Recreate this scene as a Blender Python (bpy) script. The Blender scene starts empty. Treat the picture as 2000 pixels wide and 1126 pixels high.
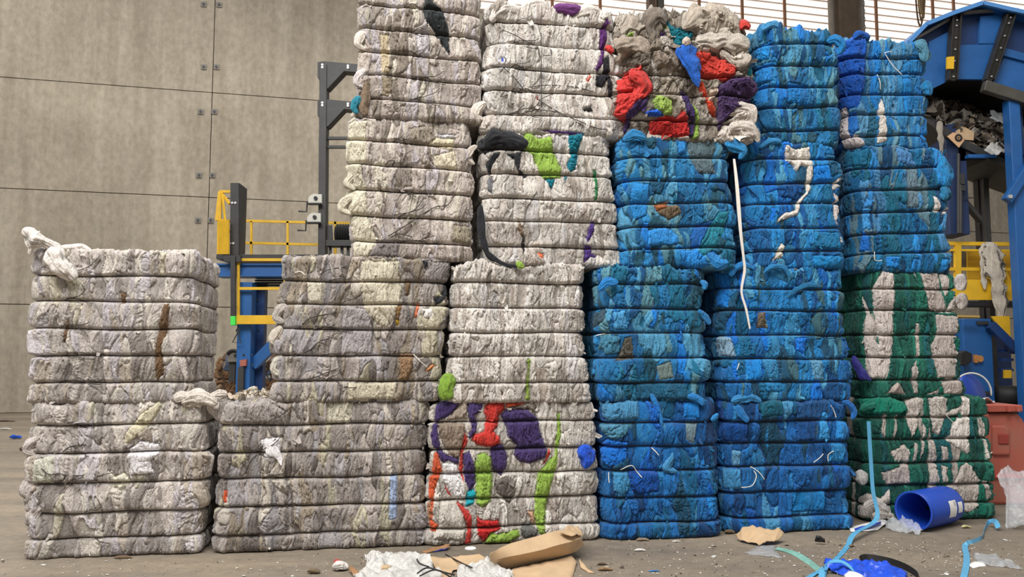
import bpy, bmesh, math, random
import numpy as np
from mathutils import Vector, Matrix
from mathutils import noise as mnoise

SC = bpy.context.scene
COL = SC.collection
# ------------------------------------------------------------------ camera, world, light, exposure
F_PX = 1600.0
CAM_H = 1.6
PITCH = math.atan(137.0 / F_PX)
cam_d = bpy.data.cameras.new('camera')
cam_d.sensor_fit = 'HORIZONTAL'
cam_d.sensor_width = 36.0
cam_d.lens = 36.0 * F_PX / 2000.0
cam_d.clip_end = 300
cam = bpy.data.objects.new('camera', cam_d)
COL.objects.link(cam)
cam.location = (0, 0, CAM_H)
cam.rotation_euler = (math.pi / 2 + PITCH, 0, 0)
SC.camera = cam

world = bpy.data.worlds.new('daylight')
SC.world = world
world.use_nodes = True
_wn = world.node_tree
_bg = _wn.nodes['Background']
_bg.inputs['Color'].default_value = (1.0, 0.975, 0.94, 1)
_bg.inputs['Strength'].default_value = 0.42


def area(name, loc, rot, sx, sy, power, color=(1, 1, 1)):
    d = bpy.data.lights.new(name, 'AREA')
    d.shape = 'RECTANGLE'
    d.size, d.size_y, d.energy, d.color = sx, sy, power, color
    o = bpy.data.objects.new(name, d)
    COL.objects.link(o)
    o.location = loc
    o.rotation_euler = rot
    return o


# roof light strip above and in front of the stacks
area('roof_daylight', (-3.5, -0.5, 13.0), (math.radians(18), math.radians(-10), 0), 14, 7, 3900, (1, 0.98, 0.95))
# roof light over the rear of the hall
area('rear_roof_daylight', (-6, 17, 15.5), (0, 0, 0), 26, 8, 3000, (1, 0.97, 0.93))

vs = SC.view_settings
vs.view_transform = 'Standard'
vs.look = 'None'
vs.gamma = 1.0
vs.use_curve_mapping = False
vs.exposure = 0.0

# ------------------------------------------------------------------ pixel <-> place helpers (camera measured from the photo)
CP, SP = math.cos(PITCH), math.sin(PITCH)


def ray(px, py):
    a = (px - 1000.0) / F_PX
    b = (563.0 - py) / F_PX
    return Vector((a, CP - SP * b, SP + CP * b))


def at(px, py, Y):
    d = ray(px, py)
    k = Y / d.y
    return Vector((d.x * k, Y, CAM_H + d.z * k))


def fl(px, py, z=0.0):
    d = ray(px, py)
    k = (z - CAM_H) / d.z
    return Vector((d.x * k, d.y * k, z))


def on_plane(px, py, p0, yaw):
    n = Vector((math.sin(yaw), -math.cos(yaw), 0))
    d = ray(px, py)
    c = Vector((0, 0, CAM_H))
    k = (p0 - c).dot(n) / d.dot(n)
    return c + d * k


def lin(r, g, b):
    def f(c):
        c /= 255.0
        return c / 12.92 if c <= 0.04045 else ((c + 0.055) / 1.055) ** 2.4
    return (f(r), f(g), f(b))


# ------------------------------------------------------------------ numpy noise
def _h(ix, iy, seed):
    x = (ix.astype(np.int64) * 374761393 + iy.astype(np.int64) * 668265263 + seed * 974711) & 0xFFFFFFFF
    x = ((x ^ (x >> 13)) * 1274126177) & 0xFFFFFFFF
    x = ((x ^ (x >> 16)) * 2246822519) & 0xFFFFFFFF
    x = x ^ (x >> 15)
    return (x & 0xFFFFFF).astype(np.float64) / float(0x1000000)


def pn(x, y, seed=0):
    """gradient noise, about -1..1"""
    x0 = np.floor(x); y0 = np.floor(y)
    fx = x - x0; fy = y - y0
    u = fx * fx * fx * (fx * (fx * 6 - 15) + 10)
    v = fy * fy * fy * (fy * (fy * 6 - 15) + 10)
    r = 0
    for dx in (0, 1):
        for dy in (0, 1):
            a = _h(x0 + dx, y0 + dy, seed) * 6.2831853
            g = np.cos(a) * (fx - dx) + np.sin(a) * (fy - dy)
            r = r + g * (u if dx else 1 - u) * (v if dy else 1 - v)
    return r * 1.5


def worley(x, y, seed, jit=0.95, wvar=0.5):
    x0 = np.floor(x); y0 = np.floor(y)
    F1 = np.full(x.shape, 9.0); F2 = np.full(x.shape, 9.0)
    idx = np.zeros(x.shape); idy = np.zeros(x.shape)
    for dx in (-1, 0, 1):
        for dy in (-1, 0, 1):
            cx = x0 + dx; cy = y0 + dy
            qx = cx + 0.5 + jit * (_h(cx, cy, seed) - 0.5)
            qy = cy + 0.5 + jit * (_h(cx, cy, seed + 7) - 0.5)
            w = 1 - wvar / 2 + wvar * _h(cx, cy, seed + 13)
            d = np.hypot(x - qx, y - qy) * w
            m = d < F1
            F2 = np.where(m, F1, np.minimum(F2, d))
            idx = np.where(m, cx, idx); idy = np.where(m, cy, idy)
            F1 = np.where(m, d, F1)
    return F1, F2, idx, idy


def sstep(e0, e1, x):
    t = np.clip((x - e0) / (e1 - e0), 0, 1)
    return t * t * (3 - 2 * t)


# ------------------------------------------------------------------ materials
def mat(name, rgb, rough=0.7, metal=0.0, var=0.0, vscale=4.0, bump=0.0, bscale=60.0, spec=0.5, stretch=None, rgb2=None):
    m = bpy.data.materials.new(name)
    m.use_nodes = True
    nt = m.node_tree
    b = nt.nodes['Principled BSDF']
    c = lin(*rgb)
    b.inputs['Base Color'].default_value = (*c, 1)
    b.inputs['Roughness'].default_value = rough
    b.inputs['Metallic'].default_value = metal
    b.inputs['Specular IOR Level'].default_value = spec
    tc = nt.nodes.new('ShaderNodeTexCoord')
    src = tc.outputs['Object']
    if stretch:
        mp = nt.nodes.new('ShaderNodeMapping')
        mp.inputs['Scale'].default_value = stretch
        nt.links.new(src, mp.inputs['Vector'])
        src = mp.outputs['Vector']
    if var > 0:
        n = nt.nodes.new('ShaderNodeTexNoise')
        n.inputs['Scale'].default_value = vscale
        n.inputs['Detail'].default_value = 6
        n.inputs['Roughness'].default_value = 0.6
        nt.links.new(src, n.inputs['Vector'])
        r = nt.nodes.new('ShaderNodeValToRGB')
        r.color_ramp.elements[0].position = 0.3
        r.color_ramp.elements[1].position = 0.7
        c2 = lin(*rgb2) if rgb2 else tuple(x * (1 - var) for x in c)
        c1 = c if rgb2 else tuple(min(1, x * (1 + var)) for x in c)
        r.color_ramp.elements[0].color = (*c2, 1)
        r.color_ramp.elements[1].color = (*c1, 1)
        nt.links.new(n.outputs['Fac'], r.inputs['Fac'])
        nt.links.new(r.outputs['Color'], b.inputs['Base Color'])
    if bump > 0:
        n2 = nt.nodes.new('ShaderNodeTexNoise')
        n2.inputs['Scale'].default_value = bscale
        n2.inputs['Detail'].default_value = 5
        nt.links.new(src, n2.inputs['Vector'])
        bp = nt.nodes.new('ShaderNodeBump')
        bp.inputs['Strength'].default_value = bump
        bp.inputs['Distance'].default_value = 0.02
        nt.links.new(n2.outputs['Fac'], bp.inputs['Height'])
        nt.links.new(bp.outputs['Normal'], b.inputs['Normal'])
    return m


def cloth_material():
    m = bpy.data.materials.new('pressed_cloth')
    m.use_nodes = True
    nt = m.node_tree
    b = nt.nodes['Principled BSDF']
    b.inputs['Roughness'].default_value = 0.92
    b.inputs['Specular IOR Level'].default_value = 0.15
    b.inputs['Sheen Weight'].default_value = 0.12
    b.inputs['Sheen Roughness'].default_value = 0.5
    at_ = nt.nodes.new('ShaderNodeAttribute')
    at_.attribute_name = 'Col'
    tc = nt.nodes.new('ShaderNodeTexCoord')
    mp = nt.nodes.new('ShaderNodeMapping')
    mp.inputs['Scale'].default_value = (1, 1, 0.22)
    nt.links.new(tc.outputs['Object'], mp.inputs['Vector'])
    n = nt.nodes.new('ShaderNodeTexNoise')
    n.inputs['Scale'].default_value = 42
    n.inputs['Detail'].default_value = 6
    n.inputs['Roughness'].default_value = 0.65
    n.inputs['Distortion'].default_value = 0.8
    nt.links.new(mp.outputs['Vector'], n.inputs['Vector'])
    mr = nt.nodes.new('ShaderNodeMapRange')
    mr.inputs['From Min'].default_value = 0.25
    mr.inputs['From Max'].default_value = 0.75
    mr.inputs['To Min'].default_value = 0.80
    mr.inputs['To Max'].default_value = 1.15
    nt.links.new(n.outputs['Fac'], mr.inputs['Value'])
    mx = nt.nodes.new('ShaderNodeVectorMath')
    mx.operation = 'SCALE'
    nt.links.new(at_.outputs['Color'], mx.inputs[0])
    nt.links.new(mr.outputs['Result'], mx.inputs['Scale'])
    nt.links.new(mx.outputs['Vector'], b.inputs['Base Color'])
    def crease(scale, stretch, dist, width):
        mp2 = nt.nodes.new('ShaderNodeMapping')
        mp2.inputs['Scale'].default_value = stretch
        nt.links.new(tc.outputs['Object'], mp2.inputs['Vector'])
        q = nt.nodes.new('ShaderNodeTexNoise')
        q.inputs['Scale'].default_value = scale
        q.inputs['Detail'].default_value = 3
        q.inputs['Roughness'].default_value = 0.55
        q.inputs['Distortion'].default_value = dist
        nt.links.new(mp2.outputs['Vector'], q.inputs['Vector'])
        s1 = nt.nodes.new('ShaderNodeMath'); s1.operation = 'SUBTRACT'; s1.inputs[1].default_value = 0.5
        nt.links.new(q.outputs['Fac'], s1.inputs[0])
        s2 = nt.nodes.new('ShaderNodeMath'); s2.operation = 'ABSOLUTE'
        nt.links.new(s1.outputs[0], s2.inputs[0])
        s3 = nt.nodes.new('ShaderNodeMapRange'); s3.interpolation_type = 'SMOOTHSTEP'
        s3.inputs['From Min'].default_value = 0.0; s3.inputs['From Max'].default_value = width
        nt.links.new(s2.outputs[0], s3.inputs['Value'])
        return s3.outputs['Result']
    ad = nt.nodes.new('ShaderNodeMath'); ad.operation = 'MULTIPLY_ADD'
    nt.links.new(crease(24, (1, 1, 0.28), 1.4, 0.09), ad.inputs[0])
    ad.inputs[1].default_value = 1.6
    nt.links.new(crease(60, (1, 1, 0.35), 1.0, 0.14), ad.inputs[2])
    bp = nt.nodes.new('ShaderNodeBump')
    bp.inputs['Strength'].default_value = 0.6
    bp.inputs['Distance'].default_value = 0.006
    nt.links.new(ad.outputs[0], bp.inputs['Height'])
    nt.links.new(bp.outputs['Normal'], b.inputs['Normal'])
    return m


def film_material(name, rgb, alpha):
    m = bpy.data.materials.new(name)
    m.use_nodes = True
    nt = m.node_tree
    b = nt.nodes['Principled BSDF']
    b.inputs['Base Color'].default_value = (*lin(*rgb), 1)
    b.inputs['Roughness'].default_value = 0.22
    tc = nt.nodes.new('ShaderNodeTexCoord')
    n = nt.nodes.new('ShaderNodeTexNoise')
    n.inputs['Scale'].default_value = 16
    n.inputs['Detail'].default_value = 4
    nt.links.new(tc.outputs['Object'], n.inputs['Vector'])
    bp = nt.nodes.new('ShaderNodeBump')
    bp.inputs['Strength'].default_value = 0.8
    bp.inputs['Distance'].default_value = 0.03
    nt.links.new(n.outputs['Fac'], bp.inputs['Height'])
    nt.links.new(bp.outputs['Normal'], b.inputs['Normal'])
    t = nt.nodes.new('ShaderNodeBsdfTransparent')
    mx = nt.nodes.new('ShaderNodeMixShader')
    mx.inputs['Fac'].default_value = alpha
    nt.links.new(t.outputs[0], mx.inputs[1])
    nt.links.new(b.outputs[0], mx.inputs[2])
    nt.links.new(mx.outputs[0], nt.nodes['Material Output'].inputs['Surface'])
    return m


CLOTH = cloth_material()
M_WIRE = mat('rusty_wire', (62, 54, 48), 0.6, 0.4)
M_BLUE = mat('blue_paint', (34, 92, 156), 0.42, 0.0, 0.14, 3.0, rgb2=None)
M_BLUE_D = mat('dark_blue_paint_and_shade', (28, 58, 108), 0.45, 0, 0.18, 3.0)
M_YEL = mat('yellow_paint', (222, 176, 36), 0.5, 0, 0.12, 5.0)
M_DARK = mat('dark_steel', (58, 58, 58), 0.5, 0.2, 0.2, 5.0)
M_BLACK = mat('black_rubber', (28, 28, 29), 0.6, 0, 0.2, 8.0)
M_GREY = mat('grey_steel', (128, 124, 116), 0.5, 0.3, 0.2, 6.0)
M_BOLT = mat('zinc_bolt', (205, 205, 205), 0.35, 0.5)
M_GREEN = mat('green_plastic', (70, 225, 85), 0.5)
M_RED = mat('faded_red_plastic', (184, 78, 64), 0.55, 0, 0.15, 2.0, rgb2=(158, 106, 90))
M_CARD = mat('brown_cardboard', (188, 160, 126), 0.85, 0, 0.12, 6.0, 0.15, 40)
M_CARD_D = mat('dark_cardboard', (140, 104, 72), 0.85, 0, 0.25, 6.0, 0.3, 30)
M_WHITE = mat('white_paper', (235, 233, 228), 0.7, 0, 0.05, 8.0)
M_FILM = film_material('clear_film', (214, 218, 222), 0.30)
M_FILMW = film_material('milky_film', (214, 212, 208), 0.62)
M_BLUEFILM = mat('blue_plastic_film', (42, 82, 205), 0.3, 0, 0.2, 8.0, 0.6, 18)
M_STRAP = mat('light_blue_strap', (92, 164, 204), 0.4, 0, 0.12, 10.0)
M_DRUM = mat('blue_drum_plastic', (28, 72, 178), 0.38, 0, 0.06, 3.0)


# ------------------------------------------------------------------ object helpers
def tag(o, label=None, cat=None, group=None, kind=None):
    if label: o['label'] = label
    if cat: o['category'] = cat
    if group: o['group'] = group
    if kind: o['kind'] = kind
    return o


def empty(name, loc, label=None, cat=None, group=None):
    o = bpy.data.objects.new(name, None)
    o.empty_display_size = 0.1
    COL.objects.link(o)
    o.location = loc
    return tag(o, label, cat, group)


def link_mesh(name, me, m, parent=None):
    o = bpy.data.objects.new(name, me)
    COL.objects.link(o)
    if m: me.materials.append(m)
    if parent:
        o.parent = parent
    return o


def mesh_np(name, V, Fq, m, parent=None, colors=None, smooth=True):
    """mesh from numpy vertices (world) and quads/tris; parent only has a location"""
    V = np.asarray(V, dtype=np.float64)
    if parent is not None:
        V = V - np.array(parent.location)
    me = bpy.data.meshes.new(name)
    Fq = np.asarray(Fq, dtype=np.int32)
    n, k = Fq.shape
    me.vertices.add(len(V))
    me.vertices.foreach_set('co', V.astype(np.float32).ravel())
    me.loops.add(n * k)
    me.loops.foreach_set('vertex_index', Fq.ravel())
    me.polygons.add(n)
    me.polygons.foreach_set('loop_start', np.arange(0, n * k, k, dtype=np.int32))
    me.polygons.foreach_set('loop_total', np.full(n, k, dtype=np.int32))
    me.update(calc_edges=True)
    me.validate()
    me.polygons.foreach_set('use_smooth', np.full(len(me.polygons), smooth, dtype=bool))
    if colors is not None:
        a = me.color_attributes.new('Col', 'FLOAT_COLOR', 'POINT')
        c4 = np.ones((len(V), 4), dtype=np.float32)
        c4[:, :3] = colors
        a.data.foreach_set('color', c4.ravel())
    return link_mesh(name, me, m, parent)


class MB:
    """collects boxes, bars, tubes and prisms in world coordinates -> one mesh object"""
    def __init__(s):
        s.v = []; s.f = []

    def _add(s, vs_, fs):
        k = len(s.v)
        s.v += [Vector(x) for x in vs_]
        s.f += [tuple(i + k for i in f) for f in fs]
        return s

    def box(s, c, size, rz=0.0):
        c = Vector(c)
        hx, hy, hz = (x / 2 for x in size)
        R = Matrix.Rotation(rz, 3, 'Z')
        vs_ = [c + R @ Vector((x, y, z)) for x in (-hx, hx) for y in (-hy, hy) for z in (-hz, hz)]
        return s._add(vs_, [(0, 1, 3, 2), (4, 6, 7, 5), (0, 4, 5, 1), (2, 3, 7, 6), (0, 2, 6, 4), (1, 5, 7, 3)])

    def bar(s, p0, p1, w, h, up=(0, 0, 1)):
        """box beam from p0 to p1; w across, h along up"""
        p0 = Vector(p0); p1 = Vector(p1)
        d = (p1 - p0).normalized()
        u = Vector(up)
        if abs(d.dot(u)) > 0.97: u = Vector((0, 1, 0))
        a = d.cross(u).normalized()
        u = a.cross(d).normalized()
        vs_ = []
        for p in (p0, p1):
            for i, j in ((-1, -1), (1, -1), (1, 1), (-1, 1)):
                vs_.append(p + a * (i * w / 2) + u * (j * h / 2))
        return s._add(vs_, [(0, 1, 2, 3), (7, 6, 5, 4), (0, 4, 5, 1), (1, 5, 6, 2), (2, 6, 7, 3), (3, 7, 4, 0)])

    def tube(s, pts, r, n=8, cap=True):
        pts = [Vector(p) for p in pts]
        rs = r if isinstance(r, (list, tuple)) else [r] * len(pts)
        rings = []
        prev = None
        for i, p in enumerate(pts):
            d = (pts[min(i + 1, len(pts) - 1)] - pts[max(i - 1, 0)])
            d = d.normalized() if d.length > 1e-9 else Vector((0, 0, 1))
            if prev is None:
                a = d.orthogonal().normalized()
            else:
                a = (prev - d * prev.dot(d))
                a = a.normalized() if a.length > 1e-6 else d.orthogonal().normalized()
            prev = a
            b = d.cross(a)
            rings.append([p + (a * math.cos(2 * math.pi * k / n) + b * math.sin(2 * math.pi * k / n)) * rs[i] for k in range(n)])
        vs_ = [q for rg in rings for q in rg]
        fs = []
        for i in range(len(pts) - 1):
            for k in range(n):
                k2 = (k + 1) % n
                fs.append((i * n + k, i * n + k2, (i + 1) * n + k2, (i + 1) * n + k))
        if cap:
            fs.append(tuple(range(n - 1, -1, -1)))
            fs.append(tuple((len(pts) - 1) * n + k for k in range(n)))
        return s._add(vs_, fs)

    def prism(s, outline, vec):
        o = [Vector(p) for p in outline]
        vec = Vector(vec)
        n = len(o)
        vs_ = o + [p + vec for p in o]
        fs = [tuple(range(n)), tuple(range(2 * n - 1, n - 1, -1))]
        fs += [(i, i + n, (i + 1) % n + n, (i + 1) % n) for i in range(n)]
        return s._add(vs_, fs)

    def lathe(s, prof, origin, axis, n=32, closed=False):
        """prof: (radius, distance along axis)"""
        origin = Vector(origin); ax = Vector(axis).normalized()
        a = ax.orthogonal().normalized(); b = ax.cross(a)
        vs_ = []
        for r, h in prof:
            for k in range(n):
                t = 2 * math.pi * k / n
                vs_.append(origin + ax * h + (a * math.cos(t) + b * math.sin(t)) * r)
        fs = []
        for i in range(len(prof) - 1):
            for k in range(n):
                k2 = (k + 1) % n
                fs.append((i * n + k, i * n + k2, (i + 1) * n + k2, (i + 1) * n + k))
        return s._add(vs_, fs)

    def build(s, name, m, parent=None, smooth=False, bevel=0.0):
        me = bpy.data.meshes.new(name)
        off = parent.location if parent else Vector((0, 0, 0))
        me.from_pydata([tuple(v - off) for v in s.v], [], s.f)
        bm = bmesh.new(); bm.from_mesh(me)
        bmesh.ops.recalc_face_normals(bm, faces=bm.faces)
        bm.to_mesh(me); bm.free()
        if smooth:
            me.polygons.foreach_set('use_smooth', [True] * len(me.polygons))
        o = link_mesh(name, me, m, parent)
        if bevel > 0:
            md = o.modifiers.new('bevel', 'BEVEL')
            md.width = bevel; md.segments = 2; md.limit_method = 'ANGLE'
        return o


def crumple(name, outline, m, parent=None, amp=0.02, freq=6.0, thick=0.004, cuts=3, seed=0, floor=True, sharp=False):
    """a crumpled sheet with its own thickness from an outline of world points"""
    off = parent.location if parent else Vector((0, 0, 0))
    bm = bmesh.new()
    vs_ = [bm.verts.new(p) for p in outline]
    bm.faces.new(vs_)
    bmesh.ops.triangulate(bm, faces=bm.faces[:])
    for _ in range(cuts):
        bmesh.ops.subdivide_edges(bm, edges=bm.edges[:], cuts=1, use_grid_fill=True)
        bmesh.ops.triangulate(bm, faces=bm.faces[:])
    for v in bm.verts:
        p = v.co * freq + Vector((seed * 3.1, seed * 1.7, 0))
        n = 1.3 * abs(mnoise.noise(p)) + 0.8 * abs(mnoise.noise(p * 2.3)) + 0.4 * abs(mnoise.noise(p * 5.1)) - 0.5
        if sharp: n = abs(n) * 1.4
        a = mnoise.noise(p * 0.9 + Vector((9, 3, 1)))
        v.co += Vector((amp * a * 0.5, amp * 0.5 * mnoise.noise(p * 1.1 + Vector((2, 8, 5))), amp * (n + 0.35)))
        if floor: v.co.z = max(v.co.z, 0.004)
        v.co -= off
    for f in bm.faces: f.smooth = not sharp
    me = bpy.data.meshes.new(name)
    bm.to_mesh(me); bm.free()
    o = link_mesh(name, me, m, parent)
    md = o.modifiers.new('thickness', 'SOLIDIFY')
    md.thickness = thick; md.offset = 1
    return o


def rag(name, pts, radii, rgb, parent=None, flat=0.55, ripple=0.25, nrip=7, seed=0, m=None, n=40, seg=10, facing=(0, -1, 0)):
    """a bunched piece of cloth along a path: folded, tapering, flattened towards 'facing'"""
    rnd = np.random.RandomState(seed + 11)
    P = [Vector(p) for p in pts]
    # resample with catmull-rom
    Q, R = [], []
    for i in range(len(P) - 1):
        p0 = P[max(i - 1, 0)]; p1 = P[i]; p2 = P[i + 1]; p3 = P[min(i + 2, len(P) - 1)]
        for k in range(seg):
            t = k / seg
            Q.append(0.5 * ((2 * p1) + (p2 - p0) * t + (2 * p0 - 5 * p1 + 4 * p2 - p3) * t * t + (3 * p1 - p0 - 3 * p2 + p3) * t ** 3))
            R.append(radii[i] * (1 - t) + radii[i + 1] * t)
    Q.append(P[-1]); R.append(radii[-1])
    fvec = Vector(facing).normalized()
    V = []
    so = Vector((seed * 7.31, seed * 3.77, seed * 1.93))
    tot = sum((Q[i + 1] - Q[i]).length for i in range(len(Q) - 1))
    run = 0.0
    for i, p in enumerate(Q):
        if i: run += (Q[i] - Q[i - 1]).length
        d = (Q[min(i + 1, len(Q) - 1)] - Q[max(i - 1, 0)]).normalized()
        a = d.cross(fvec)
        a = a.normalized() if a.length > 1e-4 else d.orthogonal().normalized()
        b = a.cross(d).normalized()
        u = i / (len(Q) - 1)
        endr = min(1.0, max(0.0, 1 - (2 * u - 1) ** 6) ** 0.5 + 0.02)
        rr = R[i] * (1 + 0.4 * mnoise.noise(so + Vector((run * 10, 0, 5))))
        off = a * (0.4 * R[i] * mnoise.noise(so + Vector((run * 8, 9, 0)))) + b * (0.25 * R[i] * mnoise.noise(so + Vector((run * 8, 3, 7))))
        for k in range(n):
            t = 2 * math.pi * k / n
            c_, s_ = math.cos(t), math.sin(t)
            fq = nrip * 0.24
            q1 = mnoise.noise(so + Vector((c_ * fq, s_ * fq * 0.8, run * 3)))
            q2 = mnoise.noise(so + Vector((c_ * fq * 2.4, s_ * fq * 2.4, run * 8 + 4)))
            edge = mnoise.noise(so + Vector((3 + (1 if c_ > 0 else -1) * 5, run * 13, 1)))
            rip = 1 + ripple * (2.2 * (min(abs(q1), .35) - 0.16) + 0.9 * (abs(q2) - 0.2)) + 0.25 * edge * abs(c_) ** 3
            q = p + off + (a * c_ + b * s_ * flat) * rr * rip * endr
            q += Vector(mnoise.noise_vector(q * 20 + so)) * R[i] * 0.11
            V.append(q)
    Fs = []
    for i in range(len(Q) - 1):
        for k in range(n):
            k2 = (k + 1) % n
            Fs.append((i * n + k, i * n + k2, (i + 1) * n + k2, (i + 1) * n + k))
    V = np.array([tuple(v) for v in V])
    c = np.array(lin(*rgb))
    cols = np.tile(c, (len(V), 1)) * (0.92 + 0.16 * rnd.rand(len(V), 1))
    return mesh_np(name, V, np.array(Fs), m or CLOTH, parent, cols if m is None else None)
# ------------------------------------------------------------------ the bales
ROW_YAW = math.radians(9.5)


def _cr(n):
    a = np.abs(n)
    return 0.45 * np.power(a, 0.85) + 0.55 * (1 - np.exp(-a / 0.07))


class Bale:
    def __init__(s, name, label, group, cols_pt, z0, x0, x1, y0, y1, wires, pal, polys=(), seed=0, yaw=ROW_YAW, depth=1.15,
                 aw=0.085, ah=0.34, fold=1.0, lump=0.03, crease=0.028, bulge=0.036, topn=0.03, taper=0.0, skew=0.0,
                 vis='R', patch=0.012, knot=None, dy=0.0, r=0.085, scraps=45, tilt=0.0, zt=None, mixsub=0.24, wire_w=0.0042, flap=(0.018, 0.05), brk=0.0, slope=0.0, praise=0.55):
        s.praise = praise
        s.seed = seed
        yw = yaw
        s.t = Vector((math.cos(yw), math.sin(yw), 0)); s.nrm = Vector((math.sin(yw), -math.cos(yw), 0))
        s.p0 = cols_pt - s.nrm * dy; s.yaw = yw
        ym = (y0 + y1) / 2; xm = (x0 + x1) / 2
        L = on_plane(x0, ym, s.p0, yw); R = on_plane(x1, ym, s.p0, yw)
        xl = (L - s.p0).dot(s.t); xr = (R - s.p0).dot(s.t)
        s.W = xr - xl; s.cx = (xl + xr) / 2; s.D = depth
        s.zb = on_plane(xm, y1, s.p0, yw).z if z0 is None else z0
        s.zt = on_plane(xm, y0, s.p0, yw).z if zt is None else zt
        s.H = s.zt - s.zb
        s.r = r
        s.aw, s.ah, s.foldk, s.lump, s.crease, s.bulge, s.topn = aw, ah, fold, lump, crease, bulge, topn
        s.taper, s.skew, s.patch, s.pal, s.mixsub, s.brk, s.slope = taper, skew, patch, pal, mixsub, brk, slope
        s.wz = sorted([on_plane(xm, (w if not isinstance(w, tuple) else (w[0] + w[1]) / 2), s.p0, yw).z - s.zb for w in wires])
        # colour fields measured off the photo, in face coordinates
        s.polys = []
        for poly in polys:
            pts = [s.face(*p) for p in poly[0]]
            s.polys.append((np.array(pts), np.array(lin(*poly[1])), poly[2] if len(poly) > 2 else 0.012))
        base = s.P(np.array([0.0]), np.array([0.0]))
        ctr = s.p0 + s.t * s.cx - s.nrm * (s.D / 2)
        s.root = empty(name, (ctr.x, ctr.y, s.zb), label, 'bale', group)
        s.vis = vis
        s.make_body()
        s.make_wires(wire_w, knot)
        if scraps: s.make_scraps(scraps, flap)

    def face(s, px, py):
        q = on_plane(px, py, s.p0 + s.nrm * 0.03, s.yaw)
        z = q.z - s.zb
        x = (q - s.p0).dot(s.t) - s.cx
        u = z / s.H - 0.5
        return ((x - s.skew * u) / (1 + s.taper * u), z)

    # ---- ideal rounded box: s runs round the bale, 0 = middle of the front face
    def plan(s, sv):
        W, D, r = s.W, s.D, s.r
        a = np.abs(sv); sg = np.where(sv < 0, -1.0, 1.0)
        L1 = W / 2 - r; q = r * math.pi / 2; L2 = L1 + q; L3 = L2 + D - 2 * r; L4 = L3 + q
        x = np.minimum(a, L1); y = np.full(a.shape, -D / 2); nx = np.zeros(a.shape); ny = np.full(a.shape, -1.0)
        m = (a > L1) & (a <= L2); th = np.where(m, (a - L1) / r, 0)
        x = np.where(m, L1 + r * np.sin(th), x); y = np.where(m, -D / 2 + r - r * np.cos(th), y)
        nx = np.where(m, np.sin(th), nx); ny = np.where(m, -np.cos(th), ny)
        m = (a > L2) & (a <= L3)
        x = np.where(m, W / 2, x); y = np.where(m, -D / 2 + r + a - L2, y); nx = np.where(m, 1, nx); ny = np.where(m, 0, ny)
        m = (a > L3) & (a <= L4); th = np.where(m, (a - L3) / r, 0)
        x = np.where(m, L1 + r * np.cos(th), x); y = np.where(m, D / 2 - r + r * np.sin(th), y)
        nx = np.where(m, np.cos(th), nx); ny = np.where(m, np.sin(th), ny)
        m = a > L4
        x = np.where(m, L1 - (a - L4), x); y = np.where(m, D / 2, y); nx = np.where(m, 0, nx); ny = np.where(m, 1, ny)
        return x * sg, y, nx * sg, ny

    def wire_z(s, i, sv):
        return s.wz[i] + 0.010 * pn(sv * 1.7, np.full(sv.shape, i * 3.7 + s.seed), s.seed + 5) + s.slope * sv

    def low(s, sv, z):
        return s.lump * (pn(sv * 2.1 + 7, z * 2.6, s.seed + 1) + 0.5 * pn(sv * 5.5, z * 6.5, s.seed + 2)) - 0.026

    def height(s, sv, z, want_col=True):
        """outward displacement and cloth colour at (s, z)"""
        sd = s.seed
        n = len(s.wz)
        lo = np.zeros(sv.shape); hi = np.full(sv.shape, s.H); layer = np.zeros(sv.shape)
        dw = np.full(sv.shape, 9.0)
        for i in range(n):
            w = s.wire_z(i, sv)
            lo = np.where(z >= w, w, lo); layer = np.where(z >= w, i + 1, layer)
            hi = np.where((z < w) & (w < hi), w, hi)
            dw = np.minimum(dw, np.abs(z - w))
        t = np.clip((z - lo) / np.maximum(hi - lo, 1e-4), 0, 1)
        # half-open ends: the top and bottom layers bulge only towards their wire
        bul = np.power(np.clip(4 * t * (1 - t), 0, 1), 0.26)
        amp = 0.75 + 0.5 * pn(sv * 3.0, layer * 5.3, sd + 3)
        D = s.low(sv, z) + s.bulge * bul * amp - s.crease * np.exp(-dw / 0.009)
        D = D + 0.03 * (_h(layer, layer * 0 + 3, sd + 4) - 0.5)
        free = 1 - 0.75 * np.exp(-(dw / 0.014) ** 2)
        # patches of cloth (pressed strips, taller than wide)
        wx = sv + 0.034 * pn(sv * 5, z * 4, sd + 21) + 0.008 * pn(sv * 15, z * 9, sd + 22) + 0.02 * pn(layer * 7.7, sv * 2, sd + 24)
        wy = z + 0.050 * pn(sv * 5, z * 4, sd + 23) + 0.02 * pn(sv * 14, z * 14, sd + 25)
        F1, F2, ix, iy = worley(wx / s.aw, wy / s.ah + 9.3, sd + 31, 0.95, 0.9)
        e = F2 - F1
        hid = _h(ix, iy, sd + 41); hid2 = _h(ix, iy, sd + 42); hid3 = _h(ix, iy, sd + 43)
        # second, finer layer of strips lying inside the patches
        G1, G2, jx, jy = worley(wx / (s.aw * 0.40) + 3.3, wy / (s.ah * 0.55) + 1.1, sd + 51, 0.95, 0.9)
        g = G2 - G1
        gid = _h(jx, jy, sd + 52); gid2 = _h(jx, jy, sd + 53)
        ang = (hid2 - 0.5) * 1.1 + 0.6 * (gid - 0.5)
        ang = np.where(hid3 > 0.90, ang + 1.2, ang)
        u = sv * np.cos(ang) + z * np.sin(ang); v = -sv * np.sin(ang) + z * np.cos(ang)
        wob = 0.6 * pn(sv * 9, z * 7, sd + 61)
        f1 = _cr(pn(u * 13 + wob + hid * 40, v * 1.7 + hid3 * 30, sd + 62))
        f2 = _cr(pn(u * 33 + wob * 1.5 + gid * 40, v * 3.2 + gid2 * 20, sd + 63))
        f3 = np.abs(pn(u * 74 + wob * 2, v * 7 + gid * 20, sd + 64))
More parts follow.
